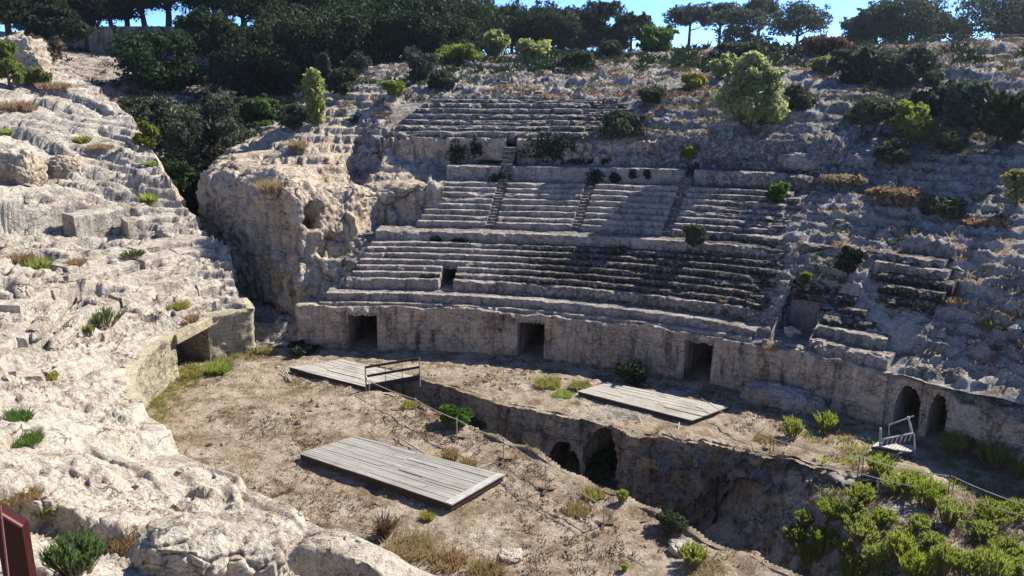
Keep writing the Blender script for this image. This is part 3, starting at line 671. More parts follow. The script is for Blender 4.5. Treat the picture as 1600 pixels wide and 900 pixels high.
# erosion hollows: dark window, niches
def hollow(px, py, dist, rx, rz, depth):
    c = und(px, py, dist); w = fbm(x, y, z, 0.7, 3, 77) * 0.45
    return -depth * sstep(1.2, 0.8, np.sqrt(((x - c[0]) / rx) ** 2 + ((z - c[2]) / rz) ** 2) + w) * (np.abs(y - c[1]) < 4.5)
dsp = dsp + fracture(x, y, z, 1.9, 321, 0.7, 0.16, 0.20, 0.07) + fracture(x, y, z, 0.5, 325, 0.8, 0.03, 0.05, 0.12)
dsp = dsp * (0.6 + 0.4 * (vv < 2.3)) + hollow(491, 334, 49.5, 0.36, 0.72, 2.4) + hollow(445, 365, 49, 1.0, 1.2, 0.55) + hollow(572, 240, 58, 1.1, 1.4, 1.5) + hollow(520, 385, 48.5, 0.8, 0.7, 0.7)
up2 = np.array([0, 0, 1.0])
Gc = G + N * dsp[..., None]
tcl = terr(Gc[..., 2] + fbm(x, y, z, 1.3, 3, 74) * 0.15, 0.55, 0.7, 0.15)
wt = sstep(2.6, 3.2, vv) * 0.75
Gc[..., 2] = Gc[..., 2] * (1 - wt) + tcl * wt
struct(link('rock_cliff', grid_mesh('rock_cliff', Gc, None, True, flip=True), M['cliff']))
CG = Gc

# ================================================================== SEATS AND WALLS
def erosion(th, d):
    e = sstep(63, 55, th) * (d > 6) + sstep(60, 55, th) * (d <= 6) * 0.8
    e = np.where(d > 12.9, sstep(78, 71, th) + 0.35, e)
    return np.clip(e, 0, 1)
def mossat(th, d):
    m = 0.32 + 0.55 * sstep(82, 71, th) * sstep(1.2, 2.4, d) * sstep(5.4, 4.6, d) + 0.28 * sstep(66, 62, th) * (d > 5.2)
    m = m + 0.25 * (d > 13)
    return np.clip(m, 0, 1)
def sweep(name, th0, th1, d0, z0, z1, d1, parent, mat=None, step=0.085, seed=80, er=None, wob=1.0, back=0.2):
    n = max(6, int(math.radians(th1 - th0) * (R0 + d0) / step))
    th = np.linspace(th1, th0, n)
    h = z1 - z0; nr_ = max(4, int(h / 0.10))
    pr = [(0, z0 - 0.22)] + [(0, z0 + h * k / nr_) for k in range(0, nr_)] + [(0.0, z1 - 0.035), (0.025, z1 - 0.008), (0.07, z1)]
    w = d1 - d0 + back; m_ = max(3, int(w / 0.14))
    pr += [(0.07 + (w - 0.07) * k / m_, z1 - 0.01 * k / m_) for k in range(1, m_ + 1)]
    pr = np.array(pr); nv = len(pr); lip = nr_ + 2
    T, Dd = np.meshgrid(th, d0 + pr[:, 0], indexing='ij'); Zz = np.repeat(pr[None, :, 1], n, 0) + tilt(T, np.full_like(T, d0))
    X, Y = pol(T, Dd)
    e = (erosion(T, np.full_like(T, d0)) if er is None else er(T))
    face = (np.arange(nv) <= lip + 1)[None] * 1.0
    a = fbm(X, Y, Zz, 1.1, 4, seed) * 0.05 + fbm(X, Y, Zz, 0.3, 4, seed + 4) * 0.06
    a = (a + fracture(X, Y, Zz, 0.75, seed + 30, 0.8, 0.045, 0.07, 0.10)) * (1 + 2.5 * e) * wob
    rr = a * face
    # broken lips
    chip = np.clip(fbm(X, Y, 0 * Zz, 0.5, 4, seed + 9) - 0.05 + 0.35 * e, 0, 1)
    sag = np.clip(fbm(X, Y, 0 * Zz, 1.8, 3, seed + 13) - 0.16 + 0.55 * e, 0, 0.8)
    hv = np.clip((Zz - z0 - tilt(T, np.full_like(T, d0))) / h, 0, 1)
    rr = rr + (chip * 0.25 + sag * 0.25) * hv ** 2 * face
    Zz = Zz - (chip * 0.30 + sag * 0.9) * h * hv ** 2 * (0.35 + 0.65 * face)
    Zz = Zz + fbm(X, Y, 0 * Zz, 0.4, 3, seed + 17) * 0.02 * (1 + 2 * e)
    X, Y = pol(T, Dd + rr)
    G = np.stack([X, Y, Zz], -1)
    mo = np.clip(mossat(T, np.full_like(T, d0)) + np.where(np.arange(nv)[None] > lip + 2, 0.35, 0) + np.where(np.arange(nv)[None] < 3, 0.2, 0), 0, 1)  # tread backs and riser feet darkened: crease shadow painted in along with moss
    ends = []
    for i in (0, -1):
        xb, yb = pol(th[i], d0 + w); c = np.repeat(np.array([[xb, yb, z0 - 0.25]]), nv, 0); ends.append(c[None])
    G = np.concatenate([ends[0], G, ends[1]]); mo = np.concatenate([mo[:1], mo, mo[-1:]])
    me = grid_mesh(name, G, None, True, attrs={'moss_shade': mo})
    try: me.set_sharp_from_angle(angle=math.radians(50))
    except Exception: pass
    return link(name, me, mat or M['seat'], parent)
def cut(ranges, gaps):
    out = []
    for a, b in ranges:
        cur = a
        for g0, g1 in sorted(gaps):
            if g1 <= cur or g0 >= b: continue
            if g0 > cur: out.append((cur, g0))
            cur = max(cur, g1)
        if cur < b: out.append((cur, b))
    return out
lowS = tag(empty('lower_seating', (*pol(72, 1), 2.4)), 'lower tier of worn stone bench rows, black with lichen at its middle', 'seating tier')
uppS = tag(empty('upper_seating', (*pol(75, 7), 5.8)), 'upper tier of pale stone bench rows divided by narrow stairs', 'seating tier')
topS = tag(empty('summit_seating', (*pol(80, 13), 9)), 'topmost crumbling rock cut rows above the vaulted dark door and ivy', 'seating tier')
sideS = tag(empty('ruined_seating', (*pol(49, 1), 2.5)), 'broken block of stone rows right of the dark gap in the lower tier', 'seating tier')
def place(part, parent, me_args, org): pass
LEFT = {0: 91.5, 1: 91.0, 2: 89.6, 3: 89.2, 4: 89.0, 5: 88.8, 6: 88.6, 7: 88.4, 8: 88.2, 9: 88.0}
SA, SB, SCC = (78.62, 79.45), (71.85, 72.65), (64.9, 65.65)
for i, (kind, d, z0, z1) in enumerate(ROWS):
    dn = ROWS[i + 1][1] if i + 1 < len(ROWS) else d + 1.0
    if d < 6:
        l = LEFT[i]; r = [56.2, 55.6, 54.9, 54.9, 54.9, 55.3, 55.0, 55.4, 55.2, 54.2][i]
        gaps = [(80.65, 81.9)] if 1.5 < d < 3.2 else []
        for a, b in cut([(r, l)], gaps): sweep('seat_row', a, b, d, z0, z1, dn, lowS, seed=80 + i)
    elif d < 12:
        l = 84.9 - (d - 6.65) * 0.26
        gaps = [(SA[0], SA[1])] + ([SB] if d < 10.5 else []) + [SCC]
        for a, b in cut([(56.3 + (i % 3) * 0.7, l)], gaps): sweep('seat_row', a, b, d, z0, z1, dn, uppS, seed=80 + i)
    elif kind == 'back':
        for a, b in cut([(67.5, 84.0)], [SA]): sweep('rear_wall', a, b, d, z0, z1, dn, topS, M['podium'], seed=80 + i, er=lambda T: 0.9 * sstep(77, 73, T))
        sweep('rear_wall', 83.95, 89.2, d + 0.12, 7.3, z1 + 0.02, dn, topS, M['podium'], seed=120)
    else:
        sweep('seat_row', 70.5 + (i % 3) * 0.9, 89.0 - (d - 13) * 0.45, d, z0, z1, dn, topS, seed=80 + i)
# broken right block
for j, (d, z0, z1, dn, a, b) in enumerate([(0.55, 2.38, 2.95, 1.5, 46.9, 52.2), (1.5, 2.95, 3.42, 2.25, 47.6, 52.2), (2.25, 3.42, 3.78, 2.75, 48.8, 52.2), (2.75, 3.78, 4.1, 3.3, 49.6, 52.6),
                                    (3.3, 4.1, 4.4, 3.8, 50.6, 54.6), (3.8, 4.4, 4.7, 4.3, 51.2, 54.8), (3.6, 4.35, 4.7, 4.15, 45.9, 49.2), (4.15, 4.7, 5.0, 4.7, 45.6, 49.6), (4.7, 5.0, 5.32, 5.2, 45.4, 50.0), (5.2, 5.32, 5.66, 5.8, 46.0, 50.4), (5.8, 5.66, 6.0, 6.6, 46.5, 55)]):
    sweep('seat_row', a, b, d, z0, z1, dn, sideS, seed=140 + j, er=lambda T: 0.28 + 0 * T, wob=1.6)
# stairs between the upper wedges
def stair(th0, th1, d0, d1, parent):
    n = 14; steps = int((d1 - d0) / 0.25); pr = []
    for k in range(steps):
        d = d0 + (d1 - d0) * k / steps; za = np.interp(d, _d, _zt) - 0.33; dn = d0 + (d1 - d0) * (k + 1) / steps; zn_ = np.interp(dn, _d, _zt) - 0.33
        pr += [(d, za), (d + 0.004, zn_ - 0.02), (d + 0.03, zn_)]
    pr.append((d1 + 0.1, zn_)); pr = np.array(pr)
    T, Dd = np.meshgrid(np.linspace(th1 + 0.05, th0 - 0.05, n), pr[:, 0], indexing='ij'); Zz = np.repeat(pr[None, :, 1], n, 0) + tilt(T, Dd)
    X, Y = pol(T, Dd); Zz = Zz + fbm(X, Y, Zz, 0.4, 3, 160) * 0.03
    me = grid_mesh('stair', np.stack([X, Y, Zz], -1), None, False, attrs={'moss_shade': np.full(X.shape, 0.75)})  # high value paints the stair dark, standing in for its recessed shade
    link('stair', me, M['seat'], parent)
stair(*SA, 6.75, 12.9, uppS); stair(*SB, 6.75, 10.4, uppS); stair(*SCC, 6.75, 11.2, uppS)
def recess(name, th0, th1, d0, d1, z0, z1, parent, mat):
    """open box behind a door or mouth"""
    q = []
    for z in (z0, z1):
        for th, d in ((th0, d0), (th1, d0), (th1, d1), (th0, d1)):
            x, y = pol(th, d); q.append((x, y, z))
    mb = MB().add(q, [(1, 2, 6, 5), (2, 3, 7, 6), (3, 0, 4, 7), (4, 5, 6, 7), (3, 2, 1, 0)]); return mb.build(name, mat, parent)
recess('doorway', 80.6, 81.93, 3.22, 8.0, 2.98, 4.05, lowS, M['seat'])
q = [(*pol(t, d), 2.985) for t, d in ((80.7, 1.7), (81.85, 1.7), (81.85, 3.3), (80.7, 3.3))]
MB().add(q, [(3, 2, 1, 0)]).build('threshold', M['seat'], lowS)
recess('doorway', 78.55, 79.52, 13.2, 15.6, 8.60, 10.35, topS, M['podium'])
q = [(*pol(t, d), z) for z in (2.44, 4.5) for t, d in ((52.25, 0.8), (54.95, 0.8), (54.95, 3.75), (52.25, 3.75))]
q[4] = (*q[0][:2], 2.95); q[5] = (*q[1][:2], 2.95)
MB().add(q, [(1, 2, 6, 5), (2, 3, 7, 6), (3, 0, 4, 7), (3, 2, 1, 0)]).build('open_passage', M['seat'], sideS)
# ---- podium wall round the arena: far part
def podium(name, th0, th1, ztop, doors, label, mat, seed, zb=-0.35, dfun=lambda t: 0 * t, cave=False):
    root = tag(empty(name, (*pol((th0 + th1) / 2, 0), 0)), label, 'wall')
    base = np.arange(th0, th1, 0.10); edges = [e for d in doors for e in (d[0], d[1])]
    base = np.array([b for b in base if all(abs(b - e) > 0.05 for e in edges)])
    th = np.sort(np.r_[base, edges, th1])[::-1]
    nv = 40; v = np.linspace(0, 1, nv)
    zt = ztop(th)
    T = np.repeat(th[:, None], nv, 1); Zz = zb + (zt[:, None] - zb) * v[None]
    Dd = dfun(T) * np.ones_like(T); X, Y = pol(T, Dd)
    rr = fbm(X, Y, Zz, 1.3, 4, seed) * 0.13 + fbm(X, Y, Zz, 0.35, 4, seed + 3) * 0.09
    rr = rr + fracture(X, Y, Zz, 0.7, seed + 20, 1.2, 0.06, 0.08, 0.12)
    dm = np.ones_like(T)
    for a, b, hgt in doors:
        w = np.minimum(np.abs(T - a), np.abs(T - b)); dm = np.minimum(dm, 0.25 + 0.75 * sstep(0, 0.5, w))
    Zz = Zz + v[None] ** 6 * fbm(X, Y, 0 * Zz, 0.7, 4, seed + 7) * 0.16
    rr = rr * dm + 0.10 * v[None]
    rr = rr + sstep(0.93, 1.0, v)[None] * 0.06
    X, Y = pol(T, Dd + rr); G = np.stack([X, Y, Zz], -1)
    # cap running back under the seats
    xb, yb = pol(T[:, -1], Dd[:, -1] + 0.75); G = np.concatenate([G, np.stack([xb, yb, Zz[:, -1] - 0.03], -1)[:, None]], 1)
    keep = np.ones((len(th) - 1, nv), bool)
    tcen = (th[:-1] + th[1:]) / 2; zc = 0.5 * (Zz[:-1, :-1] + Zz[1:, 1:])
    for a, b, hgt in doors:
        if cave:
            u = (tcen - (a + b) / 2) / ((b - a) / 2); ar = hgt * (0.45 + 0.6 * np.sqrt(np.clip(1 - u * u, 0, 1)))[:, None] + fbm(0.5 * (X[:-1, :-1] + X[1:, :-1]), 0.5 * (Y[:-1, :-1] + Y[1:, :-1]), zc, 0.7, 3, seed + 31) * 0.35
            keep[:, :-1] &= ~((np.abs(u) < 1)[:, None] & (zc < ar))
        else:
            keep[:, :-1] &= ~(((tcen > a) & (tcen < b))[:, None] & (zc < hgt + 0.10 * fbm(X[:-1, :-1], Y[:-1, :-1], 0 * zc, 0.35, 3, seed + 33)))
    link('wall_face', grid_mesh(name, G, keep, True), mat, root)
    for a, b, hgt in doors:
        dd = float(np.mean(dfun(np.array([a, b])))) + 0.02
        recess('doorway', a - 0.02, b + 0.02, dd, dd + 9.0, -0.3, hgt + (0.35 if cave else 0.1), root, mat)
    return root
podium('podium_wall', 46.55, 93.4, lambda t: 2.40 + 0.05 * np.sin(t * 0.9) - 0.0 * t, [(86.6, 89.0, 1.92), (72.35, 74.6, 1.95), (58.8, 60.9, 1.98)],
       'long curved stone arena wall with three square dark doorways below the lower seats', M['podium'], 90)
podium('side_wall', 6, 46.7, lambda t: np.interp(t, [33, 38, 40, 42.3, 43.2, 44, 47], [1.3, 1.45, 1.55, 1.7, 2.2, 2.25, 2.35]), [(44.5, 46.0, 1.9), (42.9, 43.95, 1.75)],
       'lower broken rock wall with two cave mouths at the right end of the arena', M['podium'], 95, dfun=lambda t: 0.25 + 0.05 * np.minimum(46 - t, 14), cave=True)
# ---- left wall with its square opening and pier
lw = tag(empty('left_wall', (-16.6, 38, 0)), 'sunlit yellowish masonry wall with a square opening under a stone lintel', 'wall')
wp = [(-14.6, 30.5), (-14.9, 30.9), (-16.3, 33.4), (-16.9, 36.5), (-16.75, 39.4)]
def left_face(P, zt0, name, seed):
    p, t = smooth_path(P, 0.09, 1); tgl = np.gradient(p, axis=0); tgl /= np.linalg.norm(tgl, axis=1, keepdims=True); nl = np.stack([tgl[:, 1], -tgl[:, 0]], -1)
    nv = 28; v = np.linspace(0, 1, nv); Zz = -0.3 + (zt0 + 0.3) * v[None] + 0 * p[:, :1]; Xx = p[:, :1] + 0 * Zz; Yy = p[:, 1:] + 0 * Zz
    q = fbm(Xx, Yy, Zz, 0.8, 4, seed) * 0.12 + fbm(Xx, Yy, Zz, 0.25, 3, seed + 2) * 0.09; q = q * (1 - sstep(0.9, 1, v))[None] - 0.14 * sstep(0.8, 1.0, v)[None]
    q = q * np.minimum(1, 0.3 + np.minimum(t, t[-1] - t) / 0.6)[:, None]
    G = np.stack([Xx - nl[:, :1] * q, Yy - nl[:, 1:] * q, Zz], -1)
    G = np.concatenate([G, (np.stack([Xx[:, -1] - nl[:, 0] * 0.9, Yy[:, -1] - nl[:, 1] * 0.9, Zz[:, -1] + 0.05], -1))[:, None]], 1)
    return link(name, grid_mesh(name, G, None, True), M['wall'], lw)
left_face(wp, 2.42, 'wall_face', 101)
left_face([(-16.1, 42.0), (-15.2, 42.75), (-14.25, 43.35), (-14.15, 43.6), (-14.6, 44.6), (-15.6, 46.4)], 2.42, 'pier', 104)
mb = MB(); a, b, c, d = (-16.75, 39.35), (-16.1, 42.05), (-19.3, 43.4), (-19.9, 40.1)
V = [(*q, z) for z in (-0.3, 1.95) for q in (a, b, c, d)]
mb.add(V, [(1, 2, 6, 5), (2, 3, 7, 6), (3, 0, 4, 7), (4, 5, 6, 7)]); mb.build('opening', M['wall'], lw)
MB().bar((-16.72, 39.0, 2.17), (-16.02, 42.4, 2.17), 0.5, 0.5).build('lintel', M['wall'], lw, bevel=0.04)

# ---- worn courses of cut stone on the left slope
lS = tag(empty('left_seating', (-18, 40, 3)), 'worn sunlit courses of cut stone above the square opening in the left wall', 'seating tier')
def left_course(T0, T1, D0, z0, z1, D1, seed):
    i0, i1 = np.searchsorted(pt, (T0, T1)); idx = np.arange(i0, max(i1, i0 + 4)); n = len(idx); h = z1 - z0
    sk0 = 0.3 if D0 < 4 else 1.7
    pr = [(0, z0 - sk0), (0, z0), (0, z0 + h * .3), (0, z0 + h * .6), (0.0, z1 - 0.05), (0.03, z1 - 0.01), (0.09, z1)] + [(0.09 + (D1 - D0) * q, z1 + 0.10 * q) for q in (.25, .5, .75, 1)]
    pr = np.array(pr); Dd = D0 + pr[:, 0][None] + np.zeros((n, 1)); Zz = np.repeat(pr[None, :, 1], n, 0)
    shx = np.interp(Dd, Dl, sh_[idx[n // 2]])
    Xx = pp[idx, 0][:, None] + nrm[idx, 0][:, None] * Dd - shx; Yy = pp[idx, 1][:, None] + nrm[idx, 1][:, None] * Dd
    hv = np.clip((Zz - z0) / h, 0, 1); face = (np.arange(len(pr)) < 7)[None] * 1.0
    a = fbm(Xx, Yy, Zz, 0.9, 3, seed) * 0.06 + fbm(Xx, Yy, Zz, 0.25, 3, seed + 3) * 0.035 + fracture(Xx, Yy, Zz, 0.9, seed + 5, 0.8, 0.03, 0.06, 0.08)
    chip = np.clip(fbm(Xx, Yy, 0 * Zz, 0.6, 4, seed + 9) - 0.02, 0, 1); a = a * face + chip * 0.3 * hv ** 2 * face
    Zz = Zz - chip * 0.35 * h * hv ** 2 + fbm(Xx, Yy, 0 * Zz, 0.8, 3, seed + 11) * 0.04
    Xx = Xx + nrm[idx, 0][:, None] * a; Yy = Yy + nrm[idx, 1][:, None] * a
    G = np.stack([Xx, Yy, Zz], -1); e = []
    for k in (0, -1):
        c = G[k].copy(); c[:, 2] = z0 - sk0; c[:, :2] = G[k, -1, :2]; e.append(c[None])
    G = np.concatenate([e[0], G, e[1]]); me = grid_mesh('stone_course', G, None, True, flip=True, attrs={'moss_shade': np.full(G.shape[:2], 0.25)})
    try: me.set_sharp_from_angle(angle=math.radians(45))
    except Exception: pass
    link('stone_course', me, M['near'], lS)
rr_ = random.Random(5)
for j, (D0, Ta, Tb) in enumerate([(0.75, 1.2, 6.5), (1.75, 0.6, 8.5), (2.75, 0.5, 9.5), (3.75, 0.6, 11.0), (4.8, 0.8, 9.0), (5.9, 0.6, 8.0), (7.0, 0.6, 6.0), (8.1, 0.8, 6.5), (9.3, 1.0, 5.0)]):
    t = Ta
    while t < Tb - 0.6:
        L_ = rr_.uniform(1.4, 3.6)
        if rr_.random() < (0.88 if j < 6 else 0.7):
            zb = float(left_base(np.array(t), np.array(D0))); dz = rr_.uniform(-0.07, 0.10) + 0.13
            left_course(t, min(t + L_ - 0.03, Tb), D0 + rr_.uniform(-.07, .07), zb - 0.42, zb + dz, D0 + 0.95, 700 + j * 10 + int(t * 3))
        t += L_
for j, (D0, Ta, Tb) in enumerate([(3.2, 11.5, 14.5), (4.1, 11.0, 15.0), (5.0, 11.2, 15.2), (5.9, 11.5, 15.4)]):
    zb = float(left_base(np.array(13.0), np.array(D0))); left_course(Ta, Tb, D0, zb - 0.4, zb + 0.16, D0 + 0.85, 850 + j * 7)
# ================================================================== OBJECTS
bpy.context.view_layer.update()
DG = bpy.context.evaluated_depsgraph_get()
def hit(px, py, default=40.0):
    """point of the built ground seen at a pixel of the photograph, and its normal"""
    r = Vector(ray(px, py)).normalized()
    ok, loc, nor, *_ = SC.ray_cast(DG, Vector((0, 0, CAMH)), r, distance=400)
    if not ok: p = und(px, py, default); return Vector(p), Vector((0, 0, 1))
    return loc.copy(), nor.copy()
def drop(x, y, z=60):
    ok, loc, nor, *_ = SC.ray_cast(DG, Vector((x, y, z)), Vector((0, 0, -1)), distance=200)
    return loc.z if ok else 0.0
def mpp(p): return (Vector(p) - Vector((0, 0, CAMH))).length / FPX * 1.0     # metres per photo pixel at p

# ---- boarded platforms
def deck(px4, zt, thick, label, grey=((0.20, 0.19, 0.175), (0.37, 0.35, 0.315)), strip=False, nb=16):
    L, T, R, Nn = [np.array(unz(*q, zt)) for q in px4]
    c = (L + T + R + Nn) / 4; e = (R - T + Nn - L); ang = math.atan2(e[1], e[0])
    root = tag(empty('wooden_platform', (c[0], c[1], 0)), label, 'platform')
    wm = wood_mat('weathered_boards', *grey, ang)
    def P(u, v): return (L * (1 - u) + Nn * u) * (1 - v) + (T * (1 - u) + R * u) * v
    mb = MB(); r = random.Random(int(px4[0][0]))
    for k in range(nb):
        v0, v1 = k / nb + 0.05 / nb, (k + 1) / nb - 0.05 / nb
        cuts = [0.0] + sorted(r.uniform(0.15, 0.85) for _ in range(2)) + [0.955 if strip else 1.0]
        for u0, u1 in zip(cuts[:-1], cuts[1:]):
            dz = r.uniform(-0.012, 0.012) + (0.02 if r.random() < .06 else 0); u1 -= 0.002
            a, b, cc, d = P(u0, v0), P(u1, v0), P(u1, v1), P(u0, v1); t = r.uniform(-.008, .008)
            lo = [q + np.array([0, 0, -0.035 + dz]) for q in (a, b, cc, d)]; up = [q + np.array([0, 0, dz + (t if i in (1, 2) else 0)]) for i, q in enumerate((a, b, cc, d))]
            mb.hexa(lo + up)
    mb.build('boards', wm, root)
    fr = MB(); off = np.array([0, 0, -0.04]); dn = np.array([0, 0, -thick])
    def beam(a, b, ins):
        m = c; a2, b2 = a + (m - a) * ins, b + (m - b) * ins
        fr.hexa([a + dn, b + dn, b2 + dn, a2 + dn, a + off, b + off, b2 + off, a2 + off])
    Li, Ti, Ri, Ni = [q + (c - q) * 0.012 for q in (L, T, R, Nn)]
    for a, b in ((Li, Ni), (Ni, Ri), (Ri, Ti), (Ti, Li)): beam(a, b, 0.02)
    fr.build('frame', M['darkwood'], root)
    if strip:
        sb = MB(); a, b, cc, d = P(0.957, 0.0), P(1.0, 0.0), P(1.0, 1.0), P(0.957, 1.0)
        sb.hexa([q + np.array([0, 0, -0.03]) for q in (a, b, cc, d)] + [q + np.array([0, 0, 0.02]) for q in (a, b, cc, d)]); sb.build('end_strip', M['white'], root)
    return root, P
M['darkwood'] = plain('dark_beam', (0.06, 0.05, 0.042), 0.9)
D1, P1 = deck([(467, 708), (555, 681), (788, 742), (706, 789)], 0.34, 0.26, 'large grey boarded platform with a white end strip, lying nearest to the viewer', strip=True, nb=18)
L2, N2, R2 = unz(451, 574, 0.26), unz(572, 604, 0.26), unz(656, 589, 0.26); u_, v_ = None, None
f_, g_ = None, None
T2 = L2 + R2 - N2
def topx(p):
    z = p[2] - CAMH; f = p[1] * math.cos(PIT) - z * math.sin(PIT); u = p[1] * math.sin(PIT) + z * math.cos(PIT); return (800 + FPX * p[0] / f, 450 - FPX * u / f)
D2, P2 = deck([(451, 574), topx(T2), (656, 589), (572, 604)], 0.26, 0.2, 'pale boarded platform bridging the far end of the trench beside the railing', ((0.30, 0.28, 0.245), (0.46, 0.42, 0.36)), nb=14)
D3, P3 = deck([(902, 611), (950, 597), (1139, 636), (1082, 657)], 0.24, 0.2, 'pale boarded platform half shaded under the far arena wall, right of the trench', ((0.30, 0.28, 0.245), (0.46, 0.42, 0.36)), nb=14)

# ---- railing along the bridging platform
rl = tag(empty('railing', tuple(N2)), 'low grey railing with two dark rails at the edge of the bridging platform', 'railing')
a, b = Vector(N2), Vector(R2)
for k, q in enumerate((0.0, 1.0)):
    p = a.lerp(b, q); MB().tube([p + Vector((0, 0, -0.5)), p + Vector((0, 0, 1.02))], 0.035).build('post', M['steel'], rl)
for q in (0.36, 0.67):
    p = a.lerp(b, q); MB().tube([p + Vector((0, 0, 0)), p + Vector((0, 0, 1.0))], 0.018).build('baluster', M['steel'], rl)
for h in (0.98, 0.52): MB().bar(a + Vector((0, 0, h)), b + Vector((0, 0, h)), 0.06, 0.11).build('rail', M['darksteel'], rl)
MB().bar(a + Vector((0, 0, 0.02)), b + Vector((0, 0, 0.02)), 0.08, 0.16).build('kickboard', M['darksteel'], rl)
q = a + Vector((0.18, -0.35, 0)); MB().tube([a + Vector((0, 0, 0.62)), a + Vector((0.12, -0.2, 0.42)), q + Vector((0.05, 0, 0.25)), q + Vector((0, 0, -0.35))], 0.028).build('brace', M['steel'], rl)

# ---- rope posts along the trench
def rope_post(px, pyb, hpx, label, group, foot=True, lean=0.0, mat='steel'):
    p, _ = hit(px, pyb); h = hpx * mpp(p) * 1.02
    r = tag(empty('rope_post', p), label, 'post', group)
    top = p + Vector((lean, 0, h))
    MB().tube([p - Vector((0, 0, 0.15)), top], 0.026).build('upright', M[mat], r)
    MB().tube([top - Vector((0, 0, 0.05)), top + Vector((0, 0, 0.05))], 0.04).build('cap', M[mat], r)
    if foot:
        for an in (0.2, 2.3, 4.4):
            e = p + Vector((math.cos(an) * 0.34, math.sin(an) * 0.34, 0.03)); MB().bar(p + Vector((0, 0, 0.07)), e, 0.09, 0.07).build('foot', M['foot'], r)
    return top
near_posts = [(650, 652, 29, 'slim post second from the railing on the near rim of the trench'), (714, 686, 32, 'slim post above the dry orange tuft on the near trench rim'),
              (787, 720, 35, 'slim post with a dark splayed foot behind the corner of the large platform'), (852, 768, 40, 'slim post with splayed dark feet opposite the arched niches'),
              (943, 822, 32, 'slim post beside the brown weeds, nearest to the viewer on the trench rim')]
tops = [Vector(N2) + Vector((0.1, -0.2, 0.42))]
for x, y, h, l in near_posts: tops.append(rope_post(x, y, h, l, 'rope posts beside the trench', foot=(x > 700)))
def rope(pts, label, sag=0.06, r=0.014, group='ropes along the trench'):
    P = []
    for a, b in zip(pts[:-1], pts[1:]):
        for k in range(8):
            t = k / 8; P.append(a.lerp(b, t) - Vector((0, 0, sag * 4 * t * (1 - t))))
    P.append(pts[-1]); o = MB().tube(P, r, 5).build('rope', M['rope']); rebase(o, P[0]); return tag(o, label, 'rope', group)
rope(tops, 'pale rope strung on the slim posts along the near rim of the trench', r=0.02)
gl = [hit(722, 693)[0] + Vector((0, 0, .05)), hit(790, 730)[0] + Vector((0, 0, .1)), hit(860, 775)[0] + Vector((0, 0, .1)), hit(938, 822)[0] + Vector((0, 0, .06))]
rope(gl, 'slack lower rope running by the post feet near the trench', 0.03)
gl = [hit(787, 755)[0] + Vector((0, 0, .05)), hit(830, 790)[0] + Vector((0, 0, .05)), hit(905, 835)[0] + Vector((0, 0, .05)), hit(1010, 885)[0] + Vector((0, 0, .05))]
rope(gl, 'dark sagging rope lying on the ground in front of the post feet', 0.02)
rt = []
for x, y, h, l in [(1204, 722, 40, 'pair of thin stakes on the rocky rim right of the trench niches'), (1340, 772, 60, 'thin stake among dark weeds left of the striped barrier'),
                   (1481, 795, 52, 'thin stake between bright bushes at the lower right')]:
    p, _ = hit(x, y); hh = h * mpp(p); r = tag(empty('stake', p), l, 'stake', 'stakes on the right bank')
    for dx in (-0.06, 0.07): MB().tube([p + Vector((dx, 0, -0.2)), p + Vector((dx * 1.2, 0.02, hh))], 0.016).build('rod', M['darksteel'], r)
    rt.append(p + Vector((0, 0, hh * 0.93)))
lead = hit(1095, 640)[0] + Vector((0, 0, 0.55)); far = Vector(und(1640, 800, rt[-1].y - 2.6))
rope([lead] + rt + [far], 'long pale rope on the stakes above the bright bushes at the right', 0.1, 0.018)
rope([rt[0] - Vector((0, 0, .35)), rt[1] - Vector((0, 0, .62)), rt[2] - Vector((0, 0, .55)), Vector(und(1640, 815, rt[-1].y - 2.6)) ], 'lower second rope hung under the long rope at the right', 0.12, 0.014)
for x0, y0, x1, y1, l in [(997, 650, 1009, 684, 'white broken rod leaning on rubble below the half shaded platform'), (1043, 675, 1057, 692, 'short white rod crossing another on the rubble'),
                          (1061, 664, 1055, 700, 'white upright rod crossing a shorter one on the rubble'), (440, 583, 456, 599, 'small white stick lying beside the bridging platform'),
                          (446, 581, 455, 598, 'white stick crossing a second one left of the bridging platform'), (618, 684, 664, 712, 'long thin pale stick lying behind the large platform')]:
    a, _ = hit(x0, y0); b, _ = hit(x1, y1); 
    if (b - a).length > 2.5: b = a + (b - a).normalized() * 1.5
    o = MB().tube([a + Vector((0, 0, .12)), b + Vector((0, 0, .08))], 0.03, 6).build('rod', M['white']); rebase(o, (a + b) / 2); tag(o, l, 'rod', 'loose rods')

